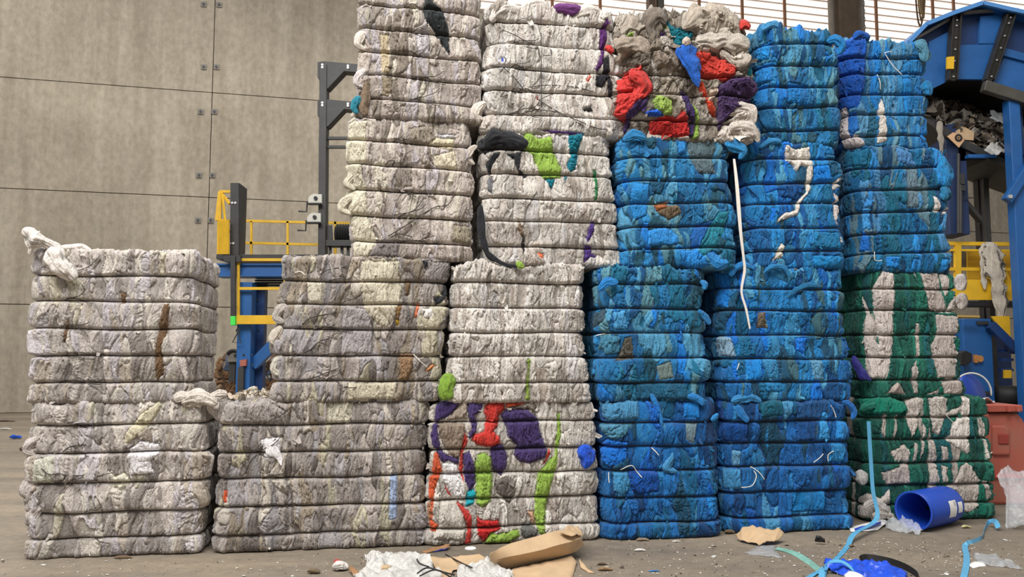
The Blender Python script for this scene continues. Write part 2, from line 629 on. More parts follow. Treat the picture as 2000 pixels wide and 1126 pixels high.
        near = np.exp(-(dw / 0.035) ** 2)
        f4 = np.abs(pn(sv * 34 + 0.3 * wob, z * 3.0 + layer * 3.1, sd + 65))
        folds = 0.018 * f1 * (0.3 + 1.2 * hid2) + 0.010 * f2 * (0.3 + 1.3 * gid2) + 0.0035 * f3 + 0.012 * near * f4
        calm = np.where(hid3 < 0.16, 0.35, 1.0)          # a few smooth, taut pieces
        folds = folds * calm
        grooves = -0.018 * np.exp(-e / 0.045) - 0.009 * np.exp(-g / 0.06) * calm
        tiers = s.patch * 2 * (hid - 0.5) * sstep(0, 0.15, e) + 0.007 * (gid - 0.5) * 2 * sstep(0.0, 0.15, g)
        detail = s.foldk * (folds + grooves) + tiers
        col = None
        if want_col:
            P = np.array([lin(*c[0]) for c in s.pal]); Wt = np.cumsum([c[1] for c in s.pal]); Wt = Wt / Wt[-1]
            pick = _h(ix, iy, sd + 71)
            pick2 = _h(jx, jy, sd + 72)
            k = np.searchsorted(Wt, np.where(_h(jx, jy, sd + 73) < s.mixsub, pick2, pick)).clip(0, len(P) - 1)
            col = P[k] * (0.82 + 0.34 * hid2 + 0.18 * (gid2 - 0.5))[:, None]
            # faded and soiled clouds in the cloth
            soil = sstep(0.25, 0.75, pn(sv * 4, z * 2.2, sd + 81) + 0.5 * pn(sv * 15, z * 6, sd + 82))
            col = col * (1 - 0.20 * soil)[:, None]
        # measured pieces of other cloth
        if len(s.polys):
            qx = sv + 0.006 * pn(sv * 26, z * 26, sd + 91) + 0.004 * pn(sv * 70, z * 70, sd + 92)
            qz = z + 0.006 * pn(sv * 24, z * 24, sd + 93)
            front = np.where(np.abs(sv) < s.W / 2 + 0.12)[0]
            fx = qx[front]; fz = qz[front]
            for (pts, c, raise_) in s.polys:
                bb = (fx > pts[:, 0].min() - .03) & (fx < pts[:, 0].max() + .03) & (fz > pts[:, 1].min() - .03) & (fz < pts[:, 1].max() + .03)
                ii = np.where(bb)[0]
                if not len(ii): continue
                X = fx[ii]; Z = fz[ii]
                inside = np.zeros(len(ii), bool); dist = np.full(len(ii), 9.0)
                m = len(pts)
                for a in range(m):
                    x1, z1 = pts[a]; x2, z2 = pts[(a + 1) % m]
                    cr = ((z1 > Z) != (z2 > Z)) & (X < (x2 - x1) * (Z - z1) / (z2 - z1 + 1e-12) + x1)
                    inside ^= cr
                    ex, ez = x2 - x1, z2 - z1
                    tt = np.clip(((X - x1) * ex + (Z - z1) * ez) / (ex * ex + ez * ez + 1e-12), 0, 1)
                    dist = np.minimum(dist, np.hypot(X - x1 - tt * ex, Z - z1 - tt * ez))
                gi = front[ii]
                sdv = np.where(inside, dist, -dist)
                D[gi] += free[gi] * (s.praise * raise_ * sstep(0.0, 0.03, sdv) - 0.012 * np.exp(-(sdv / 0.006) ** 2))
                damp = sstep(-0.004, 0.012, sdv)
                detail[gi] = detail[gi] * (1 - damp) + damp * (s.foldk * (folds[gi] * 1.1 - 0.009 * np.exp(-g[gi] / 0.06)))
                if want_col:
                    mm = sdv > 0
                    col[gi[mm]] = c * (0.9 + 0.2 * gid2[gi[mm]])[:, None]
        D = D + free * detail
        L1 = s.W / 2 - s.r + s.r * math.pi / 2
        side = sstep(L1 - 0.02, L1 + 0.12, np.abs(sv))
        D = D * (1 - 0.4 * side) - 0.012 * side
        return D, col

    def P(s, sv, z, disp=None, inset=0.0, up=None):
        x, y, nx, ny = s.plan(sv)
        d = 0 if disp is None else disp
        d = d - inset
        x = x + nx * d; y = y + ny * d
        u = z / s.H - 0.5
        x = x * (1 + s.taper * u) + s.skew * u
        y = y + 0.0
        c = s.p0 + s.t * s.cx - s.nrm * (s.D / 2)
        bx = -s.nrm                                       # local +y runs away from the viewer
        X = c.x + s.t.x * x + bx.x * y
        Y = c.y + s.t.y * x + bx.y * y
        Z = s.zb + z + (0 if up is None else up)
        return np.stack([X, Y, Z], -1)

    def make_body(s):
        W, D, r = s.W, s.D, s.r
        L1 = W / 2 - r; q = r * math.pi / 2; L2 = L1 + q; L3 = L2 + D - 2 * r; L4 = L3 + q; L5 = L4 + L1
        df = 0.0052

        def seg(a, b, d):
            k = max(2, int(round((b - a) / d)))
            return list(np.linspace(a, b, k, endpoint=False))
        fineR = 0.009 if 'R' in s.vis else 0.03
        fineL = 0.009 if 'L' in s.vis else 0.03
        cols = seg(-L5, -L4, 0.08) + seg(-L4, -L3, 0.05) + seg(-L3, -L2, fineL) + seg(-L2, L2, df) + seg(L2, L3, fineR) + seg(L3, L4, 0.05) + seg(L4, L5, 0.08)
        cols = np.array(cols)
        nz = int(round(s.H / df))
        zs = np.linspace(0, s.H, nz)
        re = 0.045
        rows = []                                          # (z, inset, k, cap)
        for k in (0.02, 0.5, 0.85): rows.append((0.0, re, k, -1))
        for z in zs:
            ins = 0.0
            if z < re: ins = re - math.sqrt(max(0, re * re - (re - z) ** 2))
            if z > s.H - re: ins = re - math.sqrt(max(0, re * re - (z - s.H + re) ** 2))
            rows.append((z, ins, 1.0, 0))
        for k in (0.985, 0.96, 0.93, 0.89, 0.84, 0.78, 0.7, 0.6, 0.5, 0.4, 0.3, 0.2, 0.1, 0.02): rows.append((s.H, re, k, 1))
        rows = np.array(rows)
        nc, nr = len(cols), len(rows)
        SV = np.tile(cols, nr); ZV = np.repeat(rows[:, 0], nc); INS = np.repeat(rows[:, 1], nc)
        K = np.repeat(rows[:, 2], nc); CAP = np.repeat(rows[:, 3], nc)
        d, col = s.height(SV, ZV)
        s.cols, s.zs, s.k0 = cols, zs, 3
        d = np.where(CAP != 0, d * K, d)
        P = s.P(SV, ZV, d, INS)
        c = np.array(s.P(np.array([0.0]), np.array([0.0]), np.array([0.0]))[0])
        ctr = s.p0 + s.t * s.cx - s.nrm * (s.D / 2)
        u = ZV / s.H - 0.5
        cxx = ctr.x + s.t.x * s.skew * u; cyy = ctr.y + s.t.y * s.skew * u
        P[:, 0] = cxx + (P[:, 0] - cxx) * K
        P[:, 1] = cyy + (P[:, 1] - cyy) * K
        # loose, uneven top
        ramp = sstep(s.H - 0.16, s.H, ZV)
        P[:, 2] += ramp * s.topn * (pn(P[:, 0] * 5, P[:, 1] * 5, s.seed + 101) + 0.6 * np.abs(pn(P[:, 0] * 14, P[:, 1] * 14, s.seed + 102)) + 0.35 * np.abs(pn(P[:, 0] * 34, P[:, 1] * 34, s.seed + 103)))
        tc = CAP == 1
        P[tc, 2] += 0.02 * np.abs(pn(P[tc, 0] * 25, P[tc, 1] * 25, s.seed + 104))
        # quads
        i = np.arange(nr - 1)[:, None]; j = np.arange(nc)[None, :]
        j2 = (j + 1) % nc
        Fq = np.stack([i * nc + j, i * nc + j2, (i + 1) * nc + j2, (i + 1) * nc + j], -1).reshape(-1, 4)
        s.body = mesh_np('pressed_fabric', P, Fq, CLOTH, s.root, col)
        s.Pg = P.reshape(nr, nc, 3); s.Cg = col.reshape(nr, nc, 3)

    def surf(s, x, z, out=0.0):
        """point on the built front at face coordinates (x, z), moved outwards"""
        j = int(np.argmin(np.abs(s.cols - x))); i = int(np.argmin(np.abs(s.zs - z))) + s.k0
        return Vector(s.Pg[i, j]) + s.nrm * out

    def spx(s, px, py, out=0.0):
        return s.surf(*s.face(px, py), out)

    def make_wires(s, rad, knot):
        L5 = abs(s.cols[0])
        sv = np.linspace(-L5, L5, 190)
        for i in range(len(s.wz)):
            z = s.wire_z(i, sv)
            d = s.low(sv, z) - s.crease * 0.55 + 0.03 * (0.5 * (_h(np.array([i]), np.array([3]), s.seed + 4) + _h(np.array([i + 1]), np.array([3]), s.seed + 4)) - 0.5)
            d = d + 0.010
            Pw = s.P(sv, z, d)
            mb = MB()
            mb.tube(list(Pw), rad, 6, cap=False)
            mb.build('baling_wire', M_WIRE, s.root, smooth=True)
            if knot:
                rnd = random.Random(s.seed * 31 + i)
                mt = MB()
                for q in range(rnd.choice((1, 2, 2))):
                    x = (knot + rnd.uniform(-0.06, 0.06)) * s.W
                    ln = rnd.uniform(0.12, 0.34); an = rnd.uniform(-0.2, 0.75)
                    pts = []
                    for k in range(9):
                        u = k / 8
                        xx = x + ln * u * math.cos(an) * (1 if q == 0 else rnd.choice((1, 1, 0.7)))
                        zz = s.wire_z(i, np.array([xx]))[0] + ln * math.sin(an) * u * u + 0.02 * math.sin(5 * u + q)
                        zz = min(max(zz, 0.02), s.H - 0.02)
                        pts.append(s.surf(xx, zz, 0.008 + 0.02 * u))
                    mt.tube(pts, rad * 0.8, 6)
                mt.build('wire_tail', M_WIRE, s.root, smooth=True)

    def make_scraps(s, n, flap):
        """small loose ends of cloth all over the visible faces (nobody could count them)"""
        rnd = np.random.RandomState(s.seed + 500)
        V, Fq, Cc = [], [], []
        nr, nc, _ = s.Pg.shape
        L2 = s.W / 2 + 0.12
        jf = np.where(np.abs(s.cols) < L2)[0]
        for q in range(n):
            j = rnd.choice(jf)
            topq = rnd.rand() < 0.22
            i = rnd.randint(s.k0 + 6, nr - 16) if not topq else rnd.randint(nr - 30, nr - 12)
            p = s.Pg[i, j]; c = s.Cg[i, j]
            j2 = min(j + 3, nc - 1); i2 = min(i + 3, nr - 1)
            ta = s.Pg[i, j2] - p; tb = s.Pg[i2, j] - p
            nn = np.cross(ta, tb); nn /= (np.linalg.norm(nn) + 1e-9)
            fw = np.array(s.nrm)
            nn = nn * 0.5 + fw * 0.6; nn /= np.linalg.norm(nn)
            an = rnd.uniform(0, 6.28) if topq else rnd.normal(-1.57, 0.9)
            tt = np.array(s.t)
            dv = tt * math.cos(an) + np.array([0, 0, 1.0]) * math.sin(an)
            if topq: dv[2] = abs(dv[2])
            sd = np.cross(nn, dv); sd /= (np.linalg.norm(sd) + 1e-9)
            ln = rnd.uniform(*flap) * (1.6 if rnd.rand() < 0.15 else 1); w0 = ln * rnd.uniform(0.35, 0.9); w1 = w0 * rnd.uniform(0.1, 0.9)
            lift = rnd.uniform(0.15, 0.6); cur = rnd.uniform(-0.6, 0.9); ph = rnd.rand() * 6.28
            base = len(V) * 0 + sum(len(x) for x in V)
            rows_ = []
            for a in range(6):
                u = a / 5
                ctr = p - nn * 0.006 + dv * ln * u * (1 - 0.2 * u) + nn * ln * (lift * u - cur * u * u * 0.5)
                w = w0 * (1 - u) + w1 * u
                for b in range(5):
                    vv = b / 4 - 0.5
                    rows_.append(ctr + sd * w * vv + nn * 0.25 * w * math.sin(ph + 5 * vv + 2 * u) * (0.3 + u))
            V.append(np.array(rows_))
            for a in range(5):
                for b in range(4):
                    k = base + a * 5 + b
                    Fq.append((k, k + 1, k + 6, k + 5))
            Cc.append(np.tile(np.clip(c * rnd.uniform(0.85, 1.25), 0, 0.86), (30, 1)))
        o = mesh_np('loose_ends', np.concatenate(V), np.array(Fq), CLOTH, s.root, np.concatenate(Cc))
        o['kind'] = 'stuff'
        return o

    def string(s, pts, rad, m, name='loose_string', out=0.012):
        P = [s.spx(x, y, out) for x, y in pts]
        Q = smooth_path(P, 6)
        return MB().tube(Q, rad, 6).build(name, m, s.root, smooth=True)

    def strip(s, pts, widths, rgb, name='cloth_strip', out=0.02, seed=0):
        P = [s.spx(x, y, out) for x, y in pts]
        return rag(name, P, widths, rgb, s.root, flat=0.25, ripple=0.25, nrip=4, seed=seed, n=20, seg=6, facing=tuple(s.nrm))


def smooth_path(P, seg=6):
    Q = []
    for i in range(len(P) - 1):
        p0 = P[max(i - 1, 0)]; p1 = P[i]; p2 = P[i + 1]; p3 = P[min(i + 2, len(P) - 1)]
        for k in range(seg):
            t = k / seg
            Q.append(0.5 * ((2 * p1) + (p2 - p0) * t + (2 * p0 - 5 * p1 + 4 * p2 - p3) * t * t + (3 * p1 - p0 - 3 * p2 + p3) * t ** 3))
    Q.append(P[-1])
    return Q


def cr(ox, oy, sc, pts):
    return [(ox + x * sc, oy + y * sc) for x, y in pts]


# ---- palettes (colours of the cloth itself)
GREYW = [((196, 187, 180), 3), ((180, 172, 166), 3), ((190, 183, 185), 2), ((163, 155, 150), 2), ((203, 196, 186), 2), ((194, 187, 169), 0.5), ((144, 136, 131), 1.0), ((175, 164, 152), 1.2)]
GREYD = [((177, 168, 162), 3), ((160, 151, 146), 3), ((167, 162, 163), 2), ((142, 134, 129), 2), ((188, 180, 169), 1.6), ((184, 177, 156), 1.0), ((125, 117, 112), 1.4), ((154, 142, 127), 1.2)]
CREAM = [((196, 185, 177), 3), ((179, 168, 160), 3), ((197, 190, 175), 1.4), ((190, 182, 184), 2.2), ((157, 147, 138), 2), ((204, 195, 185), 2), ((134, 124, 113), 1.1)]
WHITE = [((213, 207, 199), 5), ((201, 194, 186), 4), ((189, 180, 172), 2.2), ((207, 203, 201), 1.5), ((174, 164, 154), 0.9)]
BLUE = [((35, 124, 186), 4), ((29, 105, 168), 3), ((58, 142, 194), 2.4), ((24, 83, 140), 2.2), ((29, 107, 150), 2), ((83, 157, 196), 1.4), ((34, 85, 116), 1.2), ((67, 109, 122), 0.6), ((24, 113, 204), 1.2)]
BLUE2 = [((31, 109, 176), 4), ((24, 91, 156), 4), ((46, 128, 188), 2.2), ((20, 70, 124), 2.8), ((24, 95, 138), 2.2), ((71, 140, 184), 1.0), ((26, 76, 104), 1.4), ((63, 97, 112), 0.5), ((22, 99, 190), 1.4)]
BLUE3 = [((43, 126, 182), 3), ((34, 107, 158), 3), ((79, 147, 184), 2.2), ((28, 85, 132), 2), ((31, 107, 140), 2.4), ((90, 140, 156), 1.4), ((36, 85, 106), 1.3), ((28, 118, 198), 1.3)]
MIX = [((160, 150, 138), 3), ((130, 120, 108), 2), ((186, 178, 168), 2), ((110, 102, 92), 1.4)]
MIXW = [((206, 200, 192), 4), ((190, 183, 175), 3), ((176, 166, 158), 2), ((216, 211, 204), 2)]
GREEN = [((30, 100, 84), 4), ((24, 82, 72), 3), ((40, 116, 98), 2), ((182, 172, 164), 0.9), ((28, 92, 96), 1)]
PURP = (70, 54, 104); RED = (196, 58, 50); LIME = (146, 178, 78); TEAL = (16, 116, 136); BLK = (42, 43, 47); ORG = (206, 92, 56)

# floor-contact points of the columns
CA = fl(222, 1088); CB = fl(622, 1073); CC_ = fl(1003, 1060); CD = fl(1298, 1052); CE = fl(1542, 1038); CF = fl(1815, 1017)
GB = 'stacked textile bales'
B = {}


def bale(key, *a, **k):
    B[key] = Bale('textile_bale', *a, **k)
    return B[key]


# column A
bale('A1', 'grey-white bale with a round white patch, on the floor at the far left', GB, CA, 0, 46, 400, 785, 1088,
     [829, 884, 942, 999, 1050], GREYW,
     [(cr(0, 740, .3428, [(730, 400), (800, 350), (900, 370), (900, 430), (850, 470), (870, 540), (740, 550), (720, 450)]), (236, 232, 234), .02),
      (cr(0, 740, .3428, [(800, 200), (900, 140), (920, 160), (860, 250), (740, 360), (700, 370), (720, 300)]), (208, 200, 174), .008),
      (cr(0, 740, .3428, [(190, 460), (300, 440), (300, 590), (180, 590)]), (198, 197, 182), .012),
      (cr(0, 740, .3428, [(640, 560), (700, 535), (740, 580), (690, 640), (650, 620)]), (226, 220, 200), .03)],
     seed=1, vis='R', knot=-0.22)
bale('A2', 'grey-white bale with dark brown drip stains, topped by a knotted white cloth', GB, CA, B['A1'].zt - .012, 58, 378, 488, 783,
     [538, 589, 642, 694, 747], GREYW,
     [([(318, 594), (331, 592), (327, 640), (314, 680), (318, 728), (303, 744), (301, 700), (309, 640)], (112, 86, 62), .004),
      ([(232, 570), (245, 572), (243, 592), (236, 594)], (112, 86, 62), .003),
      ([(122, 640), (132, 620), (130, 662), (123, 668)], (104, 80, 60), .003),
      ([(310, 495), (325, 492), (320, 536), (308, 536)], (206, 198, 178), .008)],
     seed=2, vis='R', knot=-0.28, skew=-0.01)
# column B
bale('B1', 'wide dark-grey and beige bale on the floor beside the far left stack', GB, CB, 0, 425, 828, 783, 1074,
     [828, 881, 932, 986, 1039], GREYD,
     [([(438, 792), (515, 786), (560, 800), (556, 826), (440, 826)], (168, 160, 156), .015),
      ([(510, 858), (545, 852), (548, 880), (530, 908), (512, 890)], (228, 224, 226), .01),
      ([(640, 790), (690, 786), (684, 828), (640, 828)], (204, 198, 180), .01),
      ([(762, 930), (775, 925), (775, 1010), (760, 1015)], (160, 176, 206), .006),
      ([(432, 958), (441, 958), (442, 982), (434, 982)], (205, 88, 52), .02)],
     seed=3, vis='RL', knot=-0.3, aw=.075)
bale('B2', 'grey bale with large beige sheets and brown card bits, on the wide dark bale', GB, CB, B['B1'].zt - .012, 540, 868, 503, 783,
     [(546, 553), (593, 597), (641, 645), (693, 696), (744, 743)], GREYD,
     [(cr(530, 480, .2842, p), c, h) for p, c, h in [
         ([(620, 110), (880, 120), (880, 245), (900, 300), (860, 480), (790, 565), (720, 530), (640, 420), (605, 250)], (203, 195, 175), .016),
         ([(530, 940), (860, 930), (860, 1050), (520, 1060)], (200, 191, 170), .012),
         ([(490, 410), (640, 430), (700, 560), (690, 740), (480, 740)], (164, 157, 158), .01),
         ([(240, 240), (370, 240), (350, 400), (250, 390)], (203, 196, 178), .012),
         ([(1040, 100), (1110, 100), (1085, 175), (1070, 130), (1058, 165)], (48, 52, 56), .004),
         ([(1205, 250), (1235, 270), (1220, 340), (1130, 410), (1110, 350), (1175, 345)], (50, 54, 58), .006),
         ([(880, 740), (980, 740), (970, 840), (930, 930), (880, 920)], (140, 112, 84), .02),
         ([(920, 230), (960, 240), (950, 330), (920, 340)], (120, 96, 72), .01),
         ([(855, 420), (900, 390), (880, 480), (870, 550), (855, 540)], (128, 98, 60), .012),
         ([(858, 505), (882, 512), (870, 550)], (230, 190, 40), .016),
         ([(1000, 395), (1015, 400), (1000, 490), (985, 490)], (236, 130, 90), .012),
         ([(1060, 850), (1110, 810), (1130, 825), (1070, 866)], (206, 140, 92), .02),
         ([(1040, 430), (1110, 430), (1100, 500), (1050, 490)], (232, 228, 222), .012),
         ([(760, 720), (820, 730), (800, 840), (750, 870)], (122, 114, 112), .01),
         ([(1070, 110), (1235, 120), (1240, 240), (1090, 250)], (150, 142, 140), .012)]],
     seed=4, vis='RL', knot=-0.2, aw=.085, skew=0.06, r=.1)
bale('B3', 'beige-grey bale with a smooth cream left edge, third up over the wide bale', GB, CB, B['B2'].zt - .012, 682, 920, 232, 506,
     [(272, 286), (322, 332), (370, 381), (419, 430), (470, 478)], CREAM,
     [(cr(660, 220, .2753, p), c, h) for p, c, h in [
         ([(60, 60), (200, 50), (205, 340), (160, 370), (205, 560), (205, 720), (280, 900), (210, 1020), (90, 1020), (50, 600), (50, 300)], (216, 209, 188), .012),
         ([(290, 905), (450, 905), (420, 1020), (215, 1010)], (126, 119, 117), .012),
         ([(510, 110), (680, 80), (690, 180), (640, 240), (520, 220)], (150, 140, 126), .012),
         ([(640, 220), (700, 165), (830, 180), (830, 240), (800, 262)], (212, 202, 176), .02),
         ([(715, 140), (830, 150), (835, 172), (740, 178)], (206, 206, 210), .03),
         ([(680, 300), (830, 260), (850, 400), (690, 380)], (208, 198, 176), .01),
         ([(820, 790), (950, 800), (940, 930), (810, 910)], (150, 140, 122), .014)]],
     seed=5, vis='RL', knot=-0.1, skew=-0.04, aw=.08, slope=-.03)
bale('B4', 'grey bale with a big black cloth piece, at the top of the wide bale stack', GB, CB, B['B3'].zt - .012, 698, 938, -46, 240,
     [(11, 25), (55, 71), (100, 116), (146, 160), (196, 204)], CREAM,
     [(cr(660, 0, .2664, p), c, h) for p, c, h in [
         ([(640, -60), (700, 10), (770, 70), (818, 200), (822, 395), (780, 330), (720, 240), (640, 140), (625, 75)], (46, 50, 52), .02),
         ([(320, 560), (390, 560), (400, 650), (370, 710), (320, 690)], (150, 136, 116), .008),
         ([(180, 600), (235, 570), (230, 720), (170, 830), (160, 700)], (140, 124, 106), .012),
         ([(310, 240), (370, 245), (380, 530), (320, 520)], (196, 180, 150), .008),
         ([(570, 235), (640, 240), (680, 380), (590, 400)], (222, 218, 222), .012)]],
     seed=6, vis='RL', knot=-0.1, taper=-0.10, aw=.075, slope=-.03)
# column C
bale('C1', 'patchwork bale of purple, red, lime and grey cloth on the floor', GB, CC_, 0, 838, 1166, 784, 1060,
     [822, 875, 922, 972, 1027], MIXW,
     [(cr(820, 760, .2842, p), c, h) for p, c, h in [
         ([(95, 95), (150, 85), (310, 85), (300, 110), (200, 190), (150, 210), (130, 225), (120, 260), (140, 400), (180, 450), (270, 480), (270, 520), (150, 500), (90, 400), (75, 300), (95, 180)], PURP, .015),
         ([(300, 90), (320, 90), (330, 200), (180, 215), (220, 180)], (160, 146, 132), .012),
         ([(330, 90), (470, 90), (420, 160), (380, 180), (400, 230), (390, 290), (350, 340), (330, 330), (360, 260), (330, 160)], PURP, .012),
         ([(115, 235), (200, 225), (310, 235), (320, 330), (290, 420), (270, 480), (200, 450), (160, 380)], (146, 130, 116), .02),
         ([(590, 150), (700, 135), (780, 150), (820, 210), (830, 290), (860, 370), (880, 410), (870, 470), (760, 510), (690, 500), (650, 450), (670, 380), (610, 330), (590, 240), (560, 180)], PURP, .035),
         ([(490, 390), (570, 380), (605, 450), (605, 530), (560, 600), (510, 560), (490, 470)], PURP, .02),
         ([(300, 450), (345, 430), (380, 530), (390, 640), (350, 720), (310, 620)], PURP, .012),
         ([(480, 95), (580, 80), (590, 140), (550, 180), (540, 250), (510, 290), (550, 330), (555, 380), (480, 400), (400, 385), (360, 350), (370, 310), (440, 290), (460, 200), (440, 160)], RED, .022),
         ([(590, 90), (750, 82), (700, 110), (600, 125)], (214, 88, 56), .012),
         ([(600, 125), (710, 112), (770, 85), (810, 120), (800, 190), (740, 140)], (128, 118, 108), .012),
         ([(310, 290), (335, 350), (300, 440), (300, 560), (305, 650), (270, 560), (280, 450)], RED, .016),
         ([(250, 770), (330, 830), (360, 880), (350, 1060), (305, 1060), (330, 950), (290, 850)], RED, .014),
         ([(175, 650), (200, 670), (220, 740), (190, 715)], RED, .01),
         ([(160, 510), (200, 490), (260, 520), (290, 600), (300, 700), (310, 750), (230, 760), (190, 680), (160, 620)], (232, 230, 230), .02),
         ([(140, 770), (240, 760), (300, 860), (320, 950), (300, 1040), (90, 1030), (130, 930)], (202, 196, 186), .03),
         ([(380, 520), (400, 450), (450, 435), (490, 470), (505, 620), (490, 770), (430, 815), (390, 790), (390, 640)], LIME, .03),
         ([(325, 710), (370, 690), (392, 720), (372, 790), (315, 810)], (24, 160, 176), .025),
         ([(955, 160), (970, 170), (975, 300), (955, 400), (948, 500), (915, 620), (885, 760), (865, 900), (860, 1000), (820, 990), (790, 880), (800, 720), (820, 570), (930, 450)], LIME, .018),
         ([(100, 430), (130, 450), (155, 560), (120, 640), (100, 720), (90, 900), (130, 930), (110, 980), (70, 970), (60, 800), (50, 620), (80, 520)], ORG, .012),
         ([(50, 750), (80, 760), (85, 900), (60, 910)], (170, 120, 90), .012),
         ([(390, 870), (430, 900), (540, 900), (560, 960), (480, 1000), (440, 1060), (400, 1000)], (196, 44, 42), .016),
         ([(440, 1060), (490, 980), (540, 1000), (680, 960), (690, 1010), (600, 1068), (500, 1070)], LIME, .02),
         ([(690, 960), (740, 910), (810, 960), (810, 1000), (720, 1030)], (106, 106, 102), .03),
         ([(510, 640), (600, 600), (660, 640), (660, 720), (620, 790), (540, 720)], (112, 106, 100), .012),
         ([(740, 840), (790, 840), (800, 920), (770, 925)], (206, 166, 138), .016),
         ([(870, 480), (890, 405), (902, 440), (880, 490), (840, 520)], RED, .012)]],
     seed=7, vis='LR', aw=.07, praise=.8, lump=.025, taper=-.03, skew=0.02, scraps=70)
bale('C2', 'plain off-white bale with a thin lime strip, resting on the purple patchwork bale', GB, CC_, B['C1'].zt - .012, 880, 1146, 515, 783,
     [552, 601, (652, 646), 696, (749, 745)], WHITE,
     [(cr(820, 500, .2664, p), c, h) for p, c, h in [
         ([(790, 750), (815, 755), (805, 860), (815, 1050), (780, 1050), (780, 950), (795, 850)], (150, 176, 80), .01),
         ([(590, 980), (608, 990), (605, 1040)], (92, 64, 56), .004)]],
     r=.1, seed=8, vis='LR', aw=.06, ah=.30, knot=0.0, fold=1.1, topn=.045, scraps=50, taper=-.04, dy=-.02)
bale('C3', 'off-white bale with black roll, lime and teal cloth at its top', GB, CC_, B['C2'].zt - .012, 944, 1206, 262, 522,
     [297, 341, 390, 433, 482], WHITE,
     [(cr(910, 240, .2664, p), c, h) for p, c, h in [
         ([(60, 110), (200, 85), (330, 80), (420, 130), (430, 200), (300, 190), (140, 215), (70, 170)], BLK, .04),
         ([(210, 215), (250, 220), (190, 330), (165, 380), (150, 300)], BLK, .006),
         ([(165, 390), (205, 390), (200, 520), (170, 490)], (118, 118, 122), .008),
         ([(300, 225), (410, 215), (390, 340), (455, 380), (425, 402), (380, 350), (350, 260)], BLK, .006),
         ([(430, 65), (470, 65), (530, 110), (630, 105), (640, 190), (700, 330), (700, 400), (570, 405), (530, 340), (500, 240), (430, 190)], LIME, .025),
         ([(750, 85), (865, 85), (830, 180), (800, 340), (765, 362), (742, 300), (770, 240), (745, 150)], TEAL, .02),
         ([(580, 405), (660, 405), (630, 482)], TEAL, .01), ([(733, 385), (747, 390), (730, 440)], TEAL, .008),
         ([(938, 340), (956, 340), (968, 470), (962, 560), (943, 565), (945, 450)], (40, 120, 70), .008),
         ([(920, 720), (950, 720), (940, 800), (900, 872), (888, 850)], (82, 56, 130), .012),
         ([(880, 890), (932, 900), (930, 955), (972, 965), (962, 982), (930, 975), (880, 1018)], (82, 56, 130), .014),
         ([(392, 700), (425, 780), (430, 830), (400, 810), (388, 760)], (150, 126, 104), .008),
         ([(418, 815), (438, 820), (444, 900), (425, 970), (415, 880)], (48, 40, 42), .004),
         ([(530, 945), (572, 960), (570, 988), (540, 980)], (236, 120, 80), .012)]],
     r=.13, seed=9, vis='LR', aw=.085, ah=.32, knot=None, fold=1.0, taper=-0.10, skew=-.05, lump=.04, slope=.0)
bale('C4', 'off-white bale with tangled rusty wires and a purple roll on its top', GB, CC_, B['C3'].zt - .012, 950, 1208, 14, 266,
     [47, 91, 138, 180, 227], WHITE,
     [(cr(920, 0, .2575, p), c, h) for p, c, h in [
         ([(980, 220), (1040, 130), (1045, 270), (1020, 360), (1000, 480), (960, 545), (940, 520), (985, 420)], (92, 44, 108), .012),
         ([(1000, 440), (1040, 420), (1050, 540), (1085, 680), (1090, 770), (1050, 720), (1030, 600), (1000, 660), (950, 640), (945, 570), (1000, 550)], (40, 38, 44), .008),
         ([(848, 818), (885, 805), (920, 792), (932, 830), (890, 842), (860, 832)], (44, 42, 42), .006),
         ([(520, 980), (640, 985), (850, 1008), (870, 1024), (620, 1004)], (88, 54, 120), .012),
         ([(232, 438), (247, 436), (247, 470), (236, 470)], (40, 70, 180), .01),
         ([(500, 715), (515, 720), (515, 750), (502, 748)], (150, 60, 56), .006),
         ([(880, 600), (910, 545), (915, 570), (895, 615)], (190, 96, 80), .008)]],
     r=.12, seed=10, vis='LR', aw=.065, ah=.36, knot=-.28, fold=1.0, topn=.07, taper=-.10, skew=-.02, slope=.0)
# column D
bale('D1', 'deep blue bale on the floor right of the purple patchwork bale', GB, CD, 0, 1184, 1408, 782, 1053,
     [824, 871, 918, 971, 1020], BLUE2,
     [(cr(1130, 760, .285, p), c, h) for p, c, h in [
         ([(150, 100), (200, 80), (420, 85), (420, 200), (200, 220), (160, 170)], (72, 136, 178), .015),
         ([(110, 240), (380, 230), (330, 320), (240, 350), (180, 320)], (78, 138, 168), .012),
         ([(130, 380), (200, 345), (350, 370), (340, 480), (230, 540), (160, 500)], (22, 108, 200), .014),
         ([(240, 570), (350, 565), (360, 680), (310, 740), (250, 700)], (66, 142, 190), .018),
         ([(350, 560), (550, 570), (560, 700), (420, 720), (370, 690)], (18, 78, 158), .008),
         ([(730, 50), (840, 60), (840, 200), (730, 190)], (26, 128, 210), .014),
         ([(740, 225), (830, 230), (800, 380), (740, 340)], (118, 142, 154), .006),
         ([(900, 720), (980, 740), (990, 830), (930, 880), (900, 820)], (36, 132, 206), .016)]],
     r=.15, seed=11, vis='LR', aw=.11, ah=.42)
